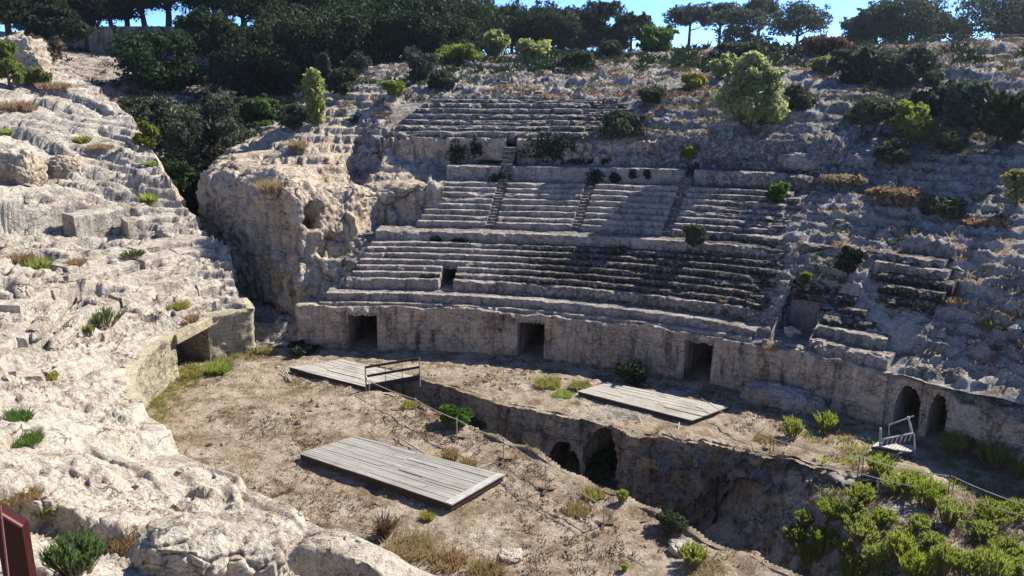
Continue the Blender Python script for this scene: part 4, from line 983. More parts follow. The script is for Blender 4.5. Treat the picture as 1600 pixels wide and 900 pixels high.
# ---- striped barrier with a slatted pallet
base, _ = hit(1392, 712); s = mpp(base)
bar = tag(empty('barrier', base), 'white framed barrier with a black and white striped board standing before the caves', 'barrier')
def bp(px, py, dy=0.0):
    return Vector(und(px, py, base.y + dy))
MB().tube([bp(1374, 716), bp(1376, 669)], 0.045).build('post', M['white'], bar)
MB().tube([bp(1425, 676, .25), bp(1419, 651, .25)], 0.045).build('post', M['white'], bar)
MB().tube([bp(1389, 664, .3), bp(1428, 650, .3)], 0.032).build('top_rail', M['white'], bar)
MB().tube([bp(1389, 664, .3), bp(1389, 680, .3)], 0.018).build('upright', M['steel'], bar)
A, B = bp(1377, 687), bp(1427, 677)
MB().bar(A, B, 0.06, 0.06).build('board_rail', M['white'], bar)
up = Vector((0, 0, 1)); bd = MB(); wd = MB(); hB = 0.30; nS = 14
for k in range(nS):
    u0, u1 = k / nS, (k + 1) / nS - 0.002; sk = 0.06
    pts = [A.lerp(B, u0 - sk * 0 ) - up * hB, A.lerp(B, u1) - up * hB, A.lerp(B, min(1, u1 + sk)) - up * 0.03, A.lerp(B, min(1, u0 + sk)) - up * 0.03]
    dy = Vector((0.01, 0.03, 0)); (bd if k % 2 else wd).hexa([pts[0], pts[1], pts[1] + dy, pts[0] + dy, pts[3], pts[2], pts[2] + dy, pts[3] + dy])
sb = wd.build('striped_board', M['white'], bar); bd.build('stripes', M['black'], sb)
MB().tube([bp(1428, 678), bp(1430, 712)], 0.03).build('leg', M['white'], bar)
MB().tube([bp(1383, 714, -.2), bp(1410, 707, -.2)], 0.03).build('base_bar', M['white'], bar)
pal = tag(empty('pallet', bp(1395, 706)), 'white slatted pallet lying under the striped barrier board', 'pallet')
p0, p1, p2, p3 = bp(1362, 697, -.1), bp(1424, 709, -.1), bp(1432, 701, .55), bp(1372, 690, .55)
for q in (p1, p2): q.z = (q.z + p0.z) / 2 - 0.08
sm = MB()
for k in range(11):
    u0, u1 = k / 11 + .008, (k + 1) / 11 - .008
    w = [p0.lerp(p1, u0), p0.lerp(p1, u1), p3.lerp(p2, u1), p3.lerp(p2, u0)]
    sm.hexa([q - up * 0.03 for q in w] + [q for q in w])
sm.build('slats', M['white'], pal)
bb = MB(); bb.bar(p0 - up * .08, p1 - up * .08, .07, .09); bb.bar(p3 - up * .08, p2 - up * .08, .07, .09); bb.build('bearers', M['foot'], pal)

# ---- loose stone blocks
def block(pts_top, hgt, dist_fn, label, seed, mat='near', name='stone_block', cat='stone block', rough=0.06, ang=0.0, size=(1, 1, 1), loc=None):
    n = 34; u = np.linspace(-1, 1, n)
    V = []; F = []
    def face(fn):
        A, B = np.meshgrid(u, u, indexing='ij'); k = sum(len(v) for v in V)
        V.append(np.stack(fn(A, B), -1).reshape(-1, 3)); F.append(grid_faces(n, n) + k)
    o_ = np.ones
    face(lambda a, b: (a, b, o_(a.shape))); face(lambda a, b: (b, a, -o_(a.shape)))
    face(lambda a, b: (o_(a.shape), a, b)); face(lambda a, b: (-o_(a.shape), b, a))
    face(lambda a, b: (b, o_(a.shape), a)); face(lambda a, b: (a, -o_(a.shape), b))
    V = np.concatenate(V); F = np.concatenate(F)
    r = np.linalg.norm(V, axis=1, keepdims=True); m = np.max(np.abs(V), axis=1, keepdims=True); V = V * (0.42 + 0.58 * (m / r)) * 1.1
    V = V * (np.array(size) / 2); x, y, z = V.T
    d = fbm(x, y, z, 0.7, 4, seed) * 0.22 * min(size) + fracture(x, y, z, 0.55, seed + 9, 1.2, 0.07, 0.09, 0.12) + fbm(x, y, z, 0.2, 4, seed + 3) * rough + fbm(x, y, z, 0.35, 3, seed + 5, True) * rough
    V = V + V / np.linalg.norm(V, axis=1, keepdims=True) * d[:, None]
    me = np_mesh(name, V, F, True); o = link(name, me, M[mat]); o.location = loc; o.rotation_euler = (random.uniform(-.06, .06), random.uniform(-.06, .06), ang)
    return tag(o, label, cat)
def px_block(px, py_top, py_bot, wpx, label, seed, mat='near', ang=0.0, depth=1.0, tall=None):
    p, _ = hit(px, py_bot); s = mpp(p); w = wpx * s; h = (py_bot - py_top) * s * (tall or 0.72)
    return block(None, 0, None, label, seed, mat, ang=ang, size=(w, w * depth, h * 1.3), loc=(p.x, p.y + w * depth * 0.4, p.z + h * 0.38))
M['fallen'] = M['near']
px_block(272, 838, 905, 118, 'large cream stone block at the bottom left, left one of two', 201, ang=-0.15, depth=0.75)
px_block(374, 852, 915, 100, 'cream stone block with orange stained face, right one of two at the bottom', 202, ang=0.1, depth=0.75)
px_block(62, 775, 800, 46, 'small pale block under the broken slab edge near the red panel', 203)
px_block(82, 828, 842, 16, 'small grey cobble above the leafy green plant', 204)
px_block(15, 236, 284, 52, 'rounded brown boulder high at the left edge of the rock slope', 205, mat='cliff')
px_block(88, 246, 276, 46, 'leaning slab boulder next to dry grass high on the left slope', 206, ang=0.5, mat='cliff')
px_block(1228, 606, 640, 112, 'long fallen grey stone lying in shade against the arena wall', 207, mat='seat', ang=-0.5, depth=0.35)
px_block(1265, 235, 262, 66, 'squared grey rock block on the right hillside below the big pine', 208, mat='hill')
px_block(1350, 240, 260, 30, 'small squared rock block right of another on the right hillside', 209, mat='hill')
px_block(22, 55, 112, 55, 'tall pale rock outcrop at the upper left edge beside green ivy', 210, mat='cliff')
px_block(45, 75, 118, 30, 'narrow upright rock leaning on the outcrop at upper left', 211, mat='cliff')
px_block(1585, 628, 652, 60, 'pale slab resting above the low right wall at the frame edge', 212, mat='hill')
px_block(800, 868, 880, 34, 'flat stone half buried near the brown weeds at bottom centre', 213)
px_block(1070, 854, 866, 36, 'pale rock knob on the near trench rim beside the yellow shrub', 214)
# rows of worn bench stones on the left slope
for (x0, y0, x1, y1, w, h, l, sd) in [(28, 456, 60, 440, .5, .6, 'short dark ended bench stone at the left edge, uppermost of the worn benches', 221),
        (46, 525, 108, 470, .62, .6, 'worn bench stone running uphill, higher of the two long ones left', 222), (78, 545, 150, 478, .55, .6, 'worn bench stone running uphill, lower of the two long ones left', 223),
        (62, 572, 82, 560, .6, .3, 'thin broken step stone below the two long bench stones', 224)]:
    a, _ = hit(x0, y0 + 8); b, _ = hit(x1, y1 + 6); c = hit((x0 + x1) / 2, (y0 + y1) / 2 + 7)[0]; d = b - a; L_ = min(max(d.length, 0.8), 5.0)
    block(None, 0, None, l, sd, 'near', 'bench_stone', 'bench stone', 0.035, math.atan2(d.y, d.x), (L_, w, h), (c.x, c.y, c.z + 0.16))

# ---- red steel panel of the viewing walkway, close by
rp = tag(empty('steel_panel', (-2.55, 4.3, 11.9)), 'dark rust red steel panel with a worn slanted edge at the bottom left corner', 'steel panel')
a, b = Vector(und(-14, 796, 4.3)), Vector(und(34, 825, 4.3)); lo = 10.5
dy = Vector((-0.02, 0.10, 0))
MB().hexa([(a.x, a.y, lo), (b.x, b.y, lo), (b.x + dy.x, b.y + dy.y, lo), (a.x + dy.x, a.y + dy.y, lo), a, b, b + dy, a + dy]).build('plate', M['rust'], rp, bevel=0.004)
MB().bar(Vector(und(-14, 794, 4.28)), Vector(und(34.5, 823, 4.28)), 0.016, 0.012).build('top_edge', M['rustedge'], rp)
MB().bar(Vector(und(0, 790, 4.2)), Vector(und(17, 935, 4.2)), 0.009, 0.009).build('handrail', M['rustedge'], rp)

# ---- fences, lamp and odd things on the terrace
def fence(px0, px1, dist, ztop_px, h, label, step=0.22, n=None):
    a, b = Vector(und(px0, 80, dist)), Vector(und(px1, 80, dist)); a.z = hz(a.x, a.y); b.z = hz(b.x, b.y); d = (b - a); d.z = 0
    r = tag(empty('metal_fence', a), label, 'fence')
    n = int(d.length / step); g = lambda x, y: hz(x, y) + 0.1
    P = [a + d * (k / n) for k in range(n + 1)]
    for p in P: p.z = g(p.x, p.y)
    MB().tube([p + up * h for p in P[::4] + [P[-1]]], 0.035, 5).build('top_rail', M['darksteel'], r)
    MB().tube([p + up * 0.25 for p in P[::4] + [P[-1]]], 0.03, 5).build('bottom_rail', M['darksteel'], r)
    m = MB()
    for p in P: m.tube([p, p + up * h], 0.022, 4)
    m.build('bars', M['darksteel'], r)
    for p in P[::10]: MB().tube([p - up * 0.3, p + up * (h + 0.12)], 0.05, 6).build('post', M['darksteel'], r)
fence(1455, 1640, 88, 0, 1.15, 'dark metal railing along the terrace edge under the trees, upper right')
fence(200, 410, 112, 0, 1.1, 'dark metal railing on the far terrace between tree trunks, upper left')
lp = Vector(und(1467, 80, 90)); lp.z = hz(lp.x, lp.y)
ln = tag(empty('street_lamp', lp), 'tall dark street lamp with a pointed lantern on the upper right terrace', 'street lamp')
MB().tube([lp, lp + up * 1.0, lp + up * 5.0], [0.10, 0.06, 0.045]).build('pole', M['darksteel'], ln)
MB().tube([lp + up * 5.0, lp + up * 5.1, lp + up * 5.55, lp + up * 5.6, lp + up * 6.0], [0.1, 0.16, 0.26, 0.30, 0.02], 8).build('lantern', M['darksteel'], ln)
op = Vector(und(142, 42, 108)); op.z = hz(op.x, op.y)
oc = tag(empty('plastic_barrier', op), 'bright orange red plastic barrier glimpsed under the dark trees, upper left', 'barrier')
zc_ = Vector(und(142, 28, 108)).z
MB().hexa([(op.x - .55, op.y, zc_ - .55), (op.x + .55, op.y, zc_ - .55), (op.x + .55, op.y + .3, zc_ - .55), (op.x - .55, op.y + .3, zc_ - .55), (op.x - .45, op.y + .1, zc_ + .5), (op.x + .35, op.y + .1, zc_ + .65), (op.x + .35, op.y + .2, zc_ + .65), (op.x - .45, op.y + .2, zc_ + .5)]).build('panel', M['orange'], oc, bevel=0.03)
for s_ in (-.4, .4): MB().bar((op.x + s_, op.y + .15, op.z - .2), (op.x + s_, op.y + .15, zc_ - .5), 0.12).build('foot', M['foot'], oc)

def long_wall(px0, px1, py, dist, h, label, mat='podium'):
    a, b = und(px0, py, dist), und(px1, py, dist); n = 60; P = a[None] + (b - a)[None] * np.linspace(0, 1, n)[:, None]
    nv = 10; v = np.linspace(0, 1, nv); g = np.array([hz(p[0], p[1]) for p in P]); zt = P[:, 2]
    zb = np.minimum(g - 0.4, zt - h)
    Zz = zb[:, None] + (zt - zb)[:, None] * v[None]; Xx = P[:, :1] + 0 * Zz; Yy = P[:, 1:2] + 0 * Zz; Yy = Yy - fbm(Xx, Yy, Zz, 1.0, 4, 230) * 0.15
    G = np.stack([Xx, Yy, Zz], -1); G = np.concatenate([G, np.stack([Xx[:, -1], Yy[:, -1] + 0.7, Zz[:, -1]], -1)[:, None], np.stack([Xx[:, -1], Yy[:, -1] + 0.72, Zz[:, 0]], -1)[:, None]], 1)
    o = link('terrace_wall', grid_mesh('terrace_wall', G, None, True), M[mat]); rebase(o, P[n // 2]); return tag(o, label, 'wall')
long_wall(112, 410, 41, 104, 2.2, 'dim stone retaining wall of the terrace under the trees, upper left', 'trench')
long_wall(1455, 1680, 79, 84, 0.9, 'low stone retaining wall below the railing, upper right')
# ================================================================== VEGETATION
def leaf_mesh(name, C, dirs, size, g, asp=1.7, flat=0.0):
    """one kite-shaped leaf spray per centre"""
    n = len(C); nr = g.normal(size=(n, 3)); nr[:, 2] += flat; nr = nr * 0.7 + dirs * 0.6; nr /= np.linalg.norm(nr, axis=1, keepdims=True) + 1e-9
    a = np.cross(nr, g.normal(size=(n, 3))); a /= np.linalg.norm(a, axis=1, keepdims=True) + 1e-9; b = np.cross(nr, a)
    s = (size * g.uniform(0.55, 1.35, n))[:, None]
    V = np.stack([C - a * s * asp * .5, C + b * s * .42 + nr * s * .08, C + a * s * asp * .5, C - b * s * .42 + nr * s * .08], 1).reshape(-1, 3)
    return V, np.arange(4 * n).reshape(n, 4)
def cloud(cen, rad, n, g, hollow=0.5):
    d = g.normal(size=(n, 3)); d /= np.linalg.norm(d, axis=1, keepdims=True)
    r = hollow + (1 - hollow) * g.random(n) ** 0.6
    lump = 1 + 0.35 * vn(d[:, 0] * 2 + cen[0], d[:, 1] * 2 + cen[1], d[:, 2] * 2, 5)
    return cen + d * rad * (r * lump)[:, None], d
def woody(name, label, cat, base, H, Wd, lo, mat, seed, nclump=12, leaf=0.3, dens=170, shape='round', trunk=True, group=None, lean=(0, 0), bark='bark'):
    """tapered trunk with limbs and a crown of leaf sprays gathered in uneven clumps"""
    g = np.random.default_rng(seed); base = Vector(base)
    root = tag(empty(name, base), label, cat, group)
    zl, zh = H * lo, H; cx, cy = lean
    cl = []
    for k in range(nclump):
        t = (k + 0.5) / nclump; an = 2.399 * k + g.uniform(-.5, .5)
        if shape == 'umbrella':
            rr = math.sqrt(t) * 0.40 * Wd; z = zh - (zh - zl) * (0.25 + 0.45 * (rr / (0.4 * Wd)) ** 2 + g.uniform(-.1, .22)); r = Wd * g.uniform(.16, .25); rz = r * 0.66
        elif shape == 'column':
            z = zl + (zh - zl) * (0.06 + 0.86 * t); w = math.sin(math.pi * min(1, 0.22 + 0.78 * (1 - t))) ** 0.7 if t < .99 else .3; rr = 0.16 * Wd * w * g.uniform(.3, 1.2); r = Wd * 0.30 * (0.45 + 0.55 * w); rz = max(r, (zh - zl) / nclump * 1.1)
        elif shape == 'cone':
            z = zl + (zh - zl) * (0.08 + 0.84 * t); w = (1 - t) ** 0.75 * 0.9 + 0.12; rr = 0.32 * Wd * w * g.uniform(.4, 1.15); r = Wd * (0.10 + 0.16 * w); rz = r * 0.85
        elif shape == 'dome':
            z = zl + (zh - zl) * (0.06 + 0.84 * t); w = ((1 - t) ** 0.55 + 0.06) * (0.8 + 0.2 * min(1, t * 4)); rr = 0.40 * Wd * w * g.uniform(.35, 1.1); r = Wd * (0.075 + 0.08 * w); rz = r * 0.9
        else:
            z = zl + (zh - zl) * (0.12 + 0.74 * g.random()); f = math.sqrt(max(0.05, 1 - ((z - (zl + zh) / 2) / ((zh - zl) / 2)) ** 2)); rr = math.sqrt(t) * 0.36 * Wd * f; r = Wd * g.uniform(.11, .21) * (1.25 if nclump < 12 else 1); rz = min(r * g.uniform(.6, 1.0), (zh - zl) * 0.30); rr *= 1.12
        z = min(z, zh - rz * 0.9) if shape != 'column' else z
        tw = (z / H); cl.append((np.array([cx * tw + math.cos(an) * rr, cy * tw + math.sin(an) * rr, z]), np.array([r, r, rz])))
    C = []; Dv = []
    for c, r in cl:
        m = int(dens * g.uniform(.7, 1.2)); p, d = cloud(c, r, m, g, 0.35); C.append(p); Dv.append(d)
    for _ in range(nclump):                      # loose sprigs breaking the outline
        c, r = cl[g.integers(len(cl))]; d = g.normal(size=3); d[2] = abs(d[2]) * .8; d /= np.linalg.norm(d); m = int(dens * .10)
        q = c + d * r * 1.0; t = g.random(m)[:, None]; C.append(q + d * t * r * 0.55 + g.normal(size=(m, 3)) * r * 0.10); Dv.append(np.repeat(d[None], m, 0))
    C = np.concatenate(C); Dv = np.concatenate(Dv)
    V, F = leaf_mesh('crown', C, Dv, leaf, g); o = link('crown', np_mesh('crown', V, F, False), M[mat], root); o.matrix_parent_inverse = Matrix.Identity(4)
    if trunk:
        mb = MB(); r0 = max(0.02, 0.022 * H + 0.012 * Wd); zt = zl + (zh - zl) * (0.45 if shape != 'column' else 0.8)
        pts = [(cx * q * zt / H + 0.10 * r0 * g.normal() * (q > 0), cy * q * zt / H + 0.4 * r0 * g.normal() * (q > 0), zt * q - (0.3 if q == 0 else 0)) for q in (0, .25, .5, .75, 1)]
        mb.tube(pts, [r0 * 1.3, r0, r0 * .85, r0 * .7, r0 * .45], 7)
        for c, r in cl[::2 if nclump > 8 else 1]:
            q = g.uniform(.55, .95); s = Vector((cx * q * zt / H, cy * q * zt / H, zt * q)); e = Vector(c); mid = s.lerp(e, .5) + Vector((0, 0, -0.04 * H))
            mb.tube([s, mid, e], [r0 * .42, r0 * .28, r0 * .1], 5)
        t = mb.build('trunk', M[bark], root, True); t.matrix_parent_inverse = Matrix.Identity(4)
    return root
def tree(px, dist, top, bot, w, kind, mat, label, seed, lo=None, nc=14, dens=190, leaf=0.34, group=None):
    p = und(px, 100, dist); x, y = p[0], p[1]; z = hz(x, y); s = dist / FPX
    zt = und(px, top, dist)[2]; zb = und(px, bot, dist)[2]; H = max(2.0, zt - z); l = min(0.9, max(0.03, (zb - z) / H)) if lo is None else lo
    return woody('pine_tree' if kind in ('umbrella', 'round') else 'tree', label, 'tree', (x, y, z), H, w * s * 1.02, l, mat, seed, nc, leaf, dens, kind, True, group)
TR = [
 (20, 92, -70, 38, 150, 'round', 'pine', 'dark pine filling the top left corner of the frame'),
 (95, 86, 4, 62, 78, 'umbrella', 'pine', 'small pine with a sunlit rim standing above the dry grass at upper left'),
 (150, 112, -90, 14, 150, 'umbrella', 'pine', 'dark pine behind the orange barrier at upper left'),
 (206, 108, -100, 42, 60, 'round', 'pine', 'thick trunked dark tree left of the brightest sky gap'),
 (270, 112, -90, 16, 130, 'umbrella', 'pine', 'spreading pine whose canopy roofs the bright sky gap at upper left'),
 (330, 94, 14, 92, 92, 'round', 'pine', 'rounded pine with light green top in front of the left terrace'),
 (250, 88, 42, 150, 120, 'round', 'pine', 'low bushy pine in shade below the left terrace wall'),
 (385, 112, -50, 28, 130, 'umbrella', 'pine', 'umbrella pine with slim pale trunks against the sky, upper left'),
 (455, 108, -20, 60, 100, 'round', 'pine', 'dark pine right of the slim pale trunks'),
 (500, 95, 6, 112, 165, 'round', 'pine', 'broad dark pine with a sunlit domed top above the slender bright cypress'),
 (400, 90, 70, 165, 130, 'round', 'pine', 'deeply shaded pine on the slope behind the large grey bush'),
 (585, 100, -15, 125, 150, 'round', 'pine', 'tall dense dark pine left of the upper middle of the grove'),
 (560, 114, -60, 30, 150, 'umbrella', 'pine', 'high crowned pine rising behind the grove at the top edge'),
 (660, 102, -10, 118, 140, 'round', 'pine', 'dense dark pine above the low bushes on the left hillcrest'),
 (700, 112, -40, 50, 110, 'umbrella', 'pine', 'pine whose crown leaves the frame behind the middle of the grove'),
 (738, 98, -2, 100, 105, 'round', 'pine', 'bluish dark pine behind the two rounded pale bushes'),
 (800, 108, 2, 74, 70, 'umbrella', 'pine', 'pine just left of the first sky notch on the crest'),
 (822, 103, 12, 84, 75, 'round', 'pine', 'low wide pine behind the right one of two rounded pale bushes'),
 (880, 100, 10, 82, 92, 'round', 'pine', 'rounded dark pine right of the pale bushes on the crest'),
 (937, 102, -8, 78, 70, 'round', 'pine', 'tall dark pine with clumped crown left of the blue sky opening'),
 (985, 99, 9, 78, 58, 'umbrella', 'pine', 'dark pine bordering the blue sky opening on its left'),
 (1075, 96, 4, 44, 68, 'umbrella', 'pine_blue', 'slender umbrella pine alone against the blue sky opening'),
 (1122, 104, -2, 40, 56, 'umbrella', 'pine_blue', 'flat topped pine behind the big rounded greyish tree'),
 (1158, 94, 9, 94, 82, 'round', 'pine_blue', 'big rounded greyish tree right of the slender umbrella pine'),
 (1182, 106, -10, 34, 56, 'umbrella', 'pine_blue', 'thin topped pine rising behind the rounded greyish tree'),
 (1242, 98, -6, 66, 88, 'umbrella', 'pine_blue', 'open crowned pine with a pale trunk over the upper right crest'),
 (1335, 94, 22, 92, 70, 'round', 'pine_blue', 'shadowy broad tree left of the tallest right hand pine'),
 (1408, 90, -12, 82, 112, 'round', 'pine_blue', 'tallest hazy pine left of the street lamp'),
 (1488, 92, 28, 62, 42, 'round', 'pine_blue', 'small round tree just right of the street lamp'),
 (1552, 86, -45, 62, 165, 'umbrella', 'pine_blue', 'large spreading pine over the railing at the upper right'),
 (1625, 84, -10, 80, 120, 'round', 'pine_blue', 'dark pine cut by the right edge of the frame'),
]
TR += [
 (60, 100, -60, 40, 120, 'round', 'pine', 'black shaded pine behind the small rim lit one at upper left'),
 (140, 104, -20, 34, 70, 'round', 'pine', 'dark low tree just behind the orange barrier'),
 (180, 116, -60, 36, 90, 'round', 'pine', 'dark filled tree between the orange barrier and the bright sky gap'),
 (232, 118, -80, 20, 110, 'umbrella', 'pine', 'pine crown hanging over the left half of the bright sky gap'),
 (355, 116, -60, 30, 110, 'umbrella', 'pine', 'pine crown right of the bright sky gap'),
 (440, 100, 30, 140, 130, 'round', 'pine', 'shaded bushy pine behind the slender bright conifer'),
 (545, 104, 20, 120, 120, 'round', 'pine', 'dark filled pine between the domed one and the tall dense one'),
 (620, 106, -30, 120, 130, 'round', 'pine', 'dark pine behind the tall dense one, right of it'),
 (470, 116, -60, 60, 150, 'round', 'pine', 'rear dark pine above the domed one at the top edge'),
 (690, 98, 25, 112, 110, 'round', 'pine', 'shaded pine behind the wide low yellowish bush'),
 (770, 104, 10, 92, 100, 'round', 'pine', 'filled dark pine over the left rounded pale bush'),
 (850, 106, 6, 86, 90, 'round', 'pine', 'filled dark pine between the pale pair and the blue opening'),
 (910, 108, -2, 82, 80, 'round', 'pine', 'dark pine behind the clumped one left of the blue opening'),
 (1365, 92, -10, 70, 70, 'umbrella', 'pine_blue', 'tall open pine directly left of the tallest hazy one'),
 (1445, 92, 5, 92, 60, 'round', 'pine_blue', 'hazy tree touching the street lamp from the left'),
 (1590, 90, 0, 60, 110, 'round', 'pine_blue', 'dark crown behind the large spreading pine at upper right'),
]
for i, t in enumerate(TR): tree(t[0], t[1] * (1.3 if t[0] > 1000 else 1.22 if t[0] > 730 else 1), t[2], t[3], t[4] * (1.02 if t[0] > 1000 else 1.12), *t[5:7], t[7], 300 + i, nc=30 if t[4] > 90 else 22, dens=400 if t[0] < 1000 else 260, group='pines along the crest', leaf=0.27)
def shrub(px, pyb, pyt, w, mat, label, seed, shape='round', name='shrub', cat='shrub', leaf=None, nc=9, dens=120, lo=0.05, group=None, trunk=True, p=None):
    if p is None: p, _ = hit(px, pyb)
    s = mpp(p); H = (pyb - pyt) * s * (0.42 if shape == 'low' else 1.04); lf = leaf or max(0.05, 0.0042 * (p - Vector((0, 0, CAMH))).length)
    return woody(name, label, cat, p - Vector((0, 0, 0.05)), H, w * s, lo, mat, seed, nc, lf, dens, shape, trunk, group)
SH = [
 (495, 194, 116, 42, 'pine_pale', 'slender upright bright green conifer at the left edge of the rock hill', 'column', 'conifer_tree', 'tree'),
 (507, 132, 90, 24, 'olive', 'small dark pointed conifer behind the slender bright one', 'column', 'conifer_tree', 'tree'),
 (1170, 200, 92, 108, 'pine_pale', 'large young pale green pine standing alone on the bare right hillside', 'dome', 'pine_tree', 'tree'),
 (1132, 124, 91, 40, 'pine_pale', 'small round pale tree just above and left of the lone young pine', 'round', 'small_tree', 'tree'),
 (778, 90, 53, 44, 'pine_pale', 'rounded pale bush on the crest, left one of two', 'round', 'shrub', 'shrub'),
 (833, 95, 52, 46, 'pine_pale', 'rounded pale bush with olive tint on the crest, right one of two', 'round', 'shrub', 'shrub'),
 (658, 130, 76, 46, 'olive', 'upright olive shrub in the middle of the left hillcrest', 'round', 'shrub', 'shrub'),
 (716, 100, 72, 66, 'lime', 'wide low yellowish bush on the crest before the dark grove', 'round', 'shrub', 'shrub'),
 (615, 148, 128, 34, 'lime', 'small bright bush on the left hill below the olive shrub', 'round', 'shrub', 'shrub'),
 (560, 112, 88, 44, 'olive', 'dark low bush beside pale rocks on the left hill', 'round', 'shrub', 'shrub'),
 (535, 148, 112, 46, 'olive', 'dark green bush right of the slender bright conifer', 'round', 'shrub', 'shrub'),
 (690, 138, 112, 40, 'olive', 'dusty bush right of the upright olive shrub', 'round', 'shrub', 'shrub'),
 (460, 200, 168, 46, 'olive', 'dusky bush left of the slender bright conifer', 'round', 'shrub', 'shrub'),
 (1427, 224, 168, 60, 'lime', 'glowing yellow green bush on the right hillside', 'round', 'shrub', 'shrub'),
 (1366, 196, 158, 66, 'olive', 'dull green bush left of the glowing yellow one', 'round', 'shrub', 'shrub'),
 (1482, 242, 210, 40, 'olive', 'small olive bush right of the glowing yellow one', 'round', 'shrub', 'shrub'),
 (1395, 255, 225, 46, 'olive', 'dark bush below the glowing yellow one', 'round', 'shrub', 'shrub'),
 (1460, 178, 120, 74, 'pine_blue', 'shaded greyish bush above the glowing yellow one', 'round', 'shrub', 'shrub'),
 (1510, 200, 138, 84, 'pine_blue', 'large shaded bush with sunlit top left of the rightmost dark bush', 'round', 'shrub', 'shrub'),
 (1575, 230, 160, 84, 'pine', 'large dark bush at the right frame edge of the hillside', 'round', 'shrub', 'shrub'),
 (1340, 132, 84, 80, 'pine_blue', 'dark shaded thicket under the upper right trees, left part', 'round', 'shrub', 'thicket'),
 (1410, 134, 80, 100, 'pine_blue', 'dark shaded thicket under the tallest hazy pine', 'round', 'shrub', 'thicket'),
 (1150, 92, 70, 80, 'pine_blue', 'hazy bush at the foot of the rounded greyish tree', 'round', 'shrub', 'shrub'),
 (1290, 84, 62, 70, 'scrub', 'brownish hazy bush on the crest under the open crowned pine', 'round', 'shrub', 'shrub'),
 (1025, 80, 44, 54, 'green', 'loose leafy fig like tree low in the blue sky opening', 'round', 'small_tree', 'tree'),
 (955, 92, 68, 40, 'olive', 'greyish bush on the crest below the blue sky opening', 'round', 'shrub', 'shrub'),
 (970, 215, 172, 76, 'olive', 'dark low shrub spilling over the edge of the topmost rows', 'round', 'shrub', 'shrub'),
 (1022, 158, 138, 40, 'olive', 'low grey green shrub in the middle of the bare hill', 'round', 'shrub', 'shrub'),
 (1085, 136, 116, 32, 'grass', 'yellowish tuft like bush left of the lone young pine', 'round', 'shrub', 'shrub'),
 (905, 106, 84, 46, 'olive', 'muted bush on the crest right of the rounded pale pair', 'round', 'shrub', 'shrub'),
 (1248, 168, 140, 46, 'olive', 'small bush right of the lone young pine', 'round', 'shrub', 'shrub'),
 (1290, 112, 92, 36, 'grass', 'small yellowish bush below the crest at upper right', 'round', 'shrub', 'shrub'),
 (330, 262, 134, 134, 'olive', 'large grey green bush filling the mouth of the passage', 'round', 'shrub', 'shrub'),
 (232, 240, 152, 100, 'olive', 'dark olive bush left of the large grey green one', 'round', 'shrub', 'shrub'),
 (230, 232, 190, 32, 'lime', 'small bright yellow green sapling in front of the olive bush', 'round', 'shrub', 'shrub'),
 (405, 218, 150, 62, 'green', 'bushy green shrub with bright side right of the large grey one', 'round', 'shrub', 'shrub'),
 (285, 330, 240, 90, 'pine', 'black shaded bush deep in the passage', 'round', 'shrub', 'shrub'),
 (1404, 312, 272, 84, 'dry', 'orange brown dry bush on the right slope', 'low', 'dry_bush', 'dry bush'),
 (1316, 290, 252, 56, 'dry', 'tan dry bush left of the orange brown one', 'low', 'dry_bush', 'dry bush'),
 (1473, 340, 312, 56, 'olive', 'grey green low bush right of the orange dry one', 'round', 'shrub', 'shrub'),
 (1540, 350, 326, 60, 'dry', 'brown low bush at the right slope near the frame edge', 'low', 'shrub', 'shrub'),
 (1588, 318, 270, 40, 'grass', 'yellowish bush at the right frame edge', 'round', 'shrub', 'shrub'),
 (1214, 310, 288, 30, 'green', 'small vivid green bush among the ruined upper rows', 'round', 'shrub', 'shrub'),
 (1075, 242, 230, 20, 'lime', 'tiny bright bush on the rock ledge right of the ivy wall', 'round', 'shrub', 'shrub'),
 (1325, 430, 384, 34, 'ivy', 'dark drooping bush in the cleft of the right rows', 'round', 'shrub', 'shrub'),
 (1085, 380, 352, 34, 'olive', 'dull bush at the foot of the upper tier stairs', 'round', 'shrub', 'shrub'),
 (1258, 438, 426, 16, 'lime', 'tiny yellow green tuft on the right end of the lower tier', 'round', 'shrub', 'shrub'),
 (15, 138, 74, 40, 'lime', 'bright ivy like bush on the outcrop at the left edge', 'round', 'shrub', 'shrub'),
 (58, 132, 112, 34, 'lime', 'low bright bush at the foot of the upper left outcrop', 'round', 'shrub', 'shrub'),
 (72, 92, 66, 50, 'scrub', 'brown scrubby bush behind the upper left outcrop', 'round', 'shrub', 'shrub'),
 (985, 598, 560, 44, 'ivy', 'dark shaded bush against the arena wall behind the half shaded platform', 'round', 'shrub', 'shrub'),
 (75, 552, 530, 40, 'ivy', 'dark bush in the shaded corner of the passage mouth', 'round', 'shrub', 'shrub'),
 (928, 741, 698, 70, 'fig', 'leafy fig bush growing in the trench before the arched niches', 'round', 'fig_bush', 'bush'),
 (712, 656, 634, 50, 'green', 'leafy green plant climbing out of the trench beside the rope', 'round', 'shrub', 'shrub'),
 (745, 668, 652, 30, 'green', 'smaller leafy plant in the trench right of the climbing one', 'round', 'shrub', 'shrub'),
 (1050, 826, 800, 46, 'olive', 'dark plant at the foot of the trench wall', 'round', 'shrub', 'shrub'),
]
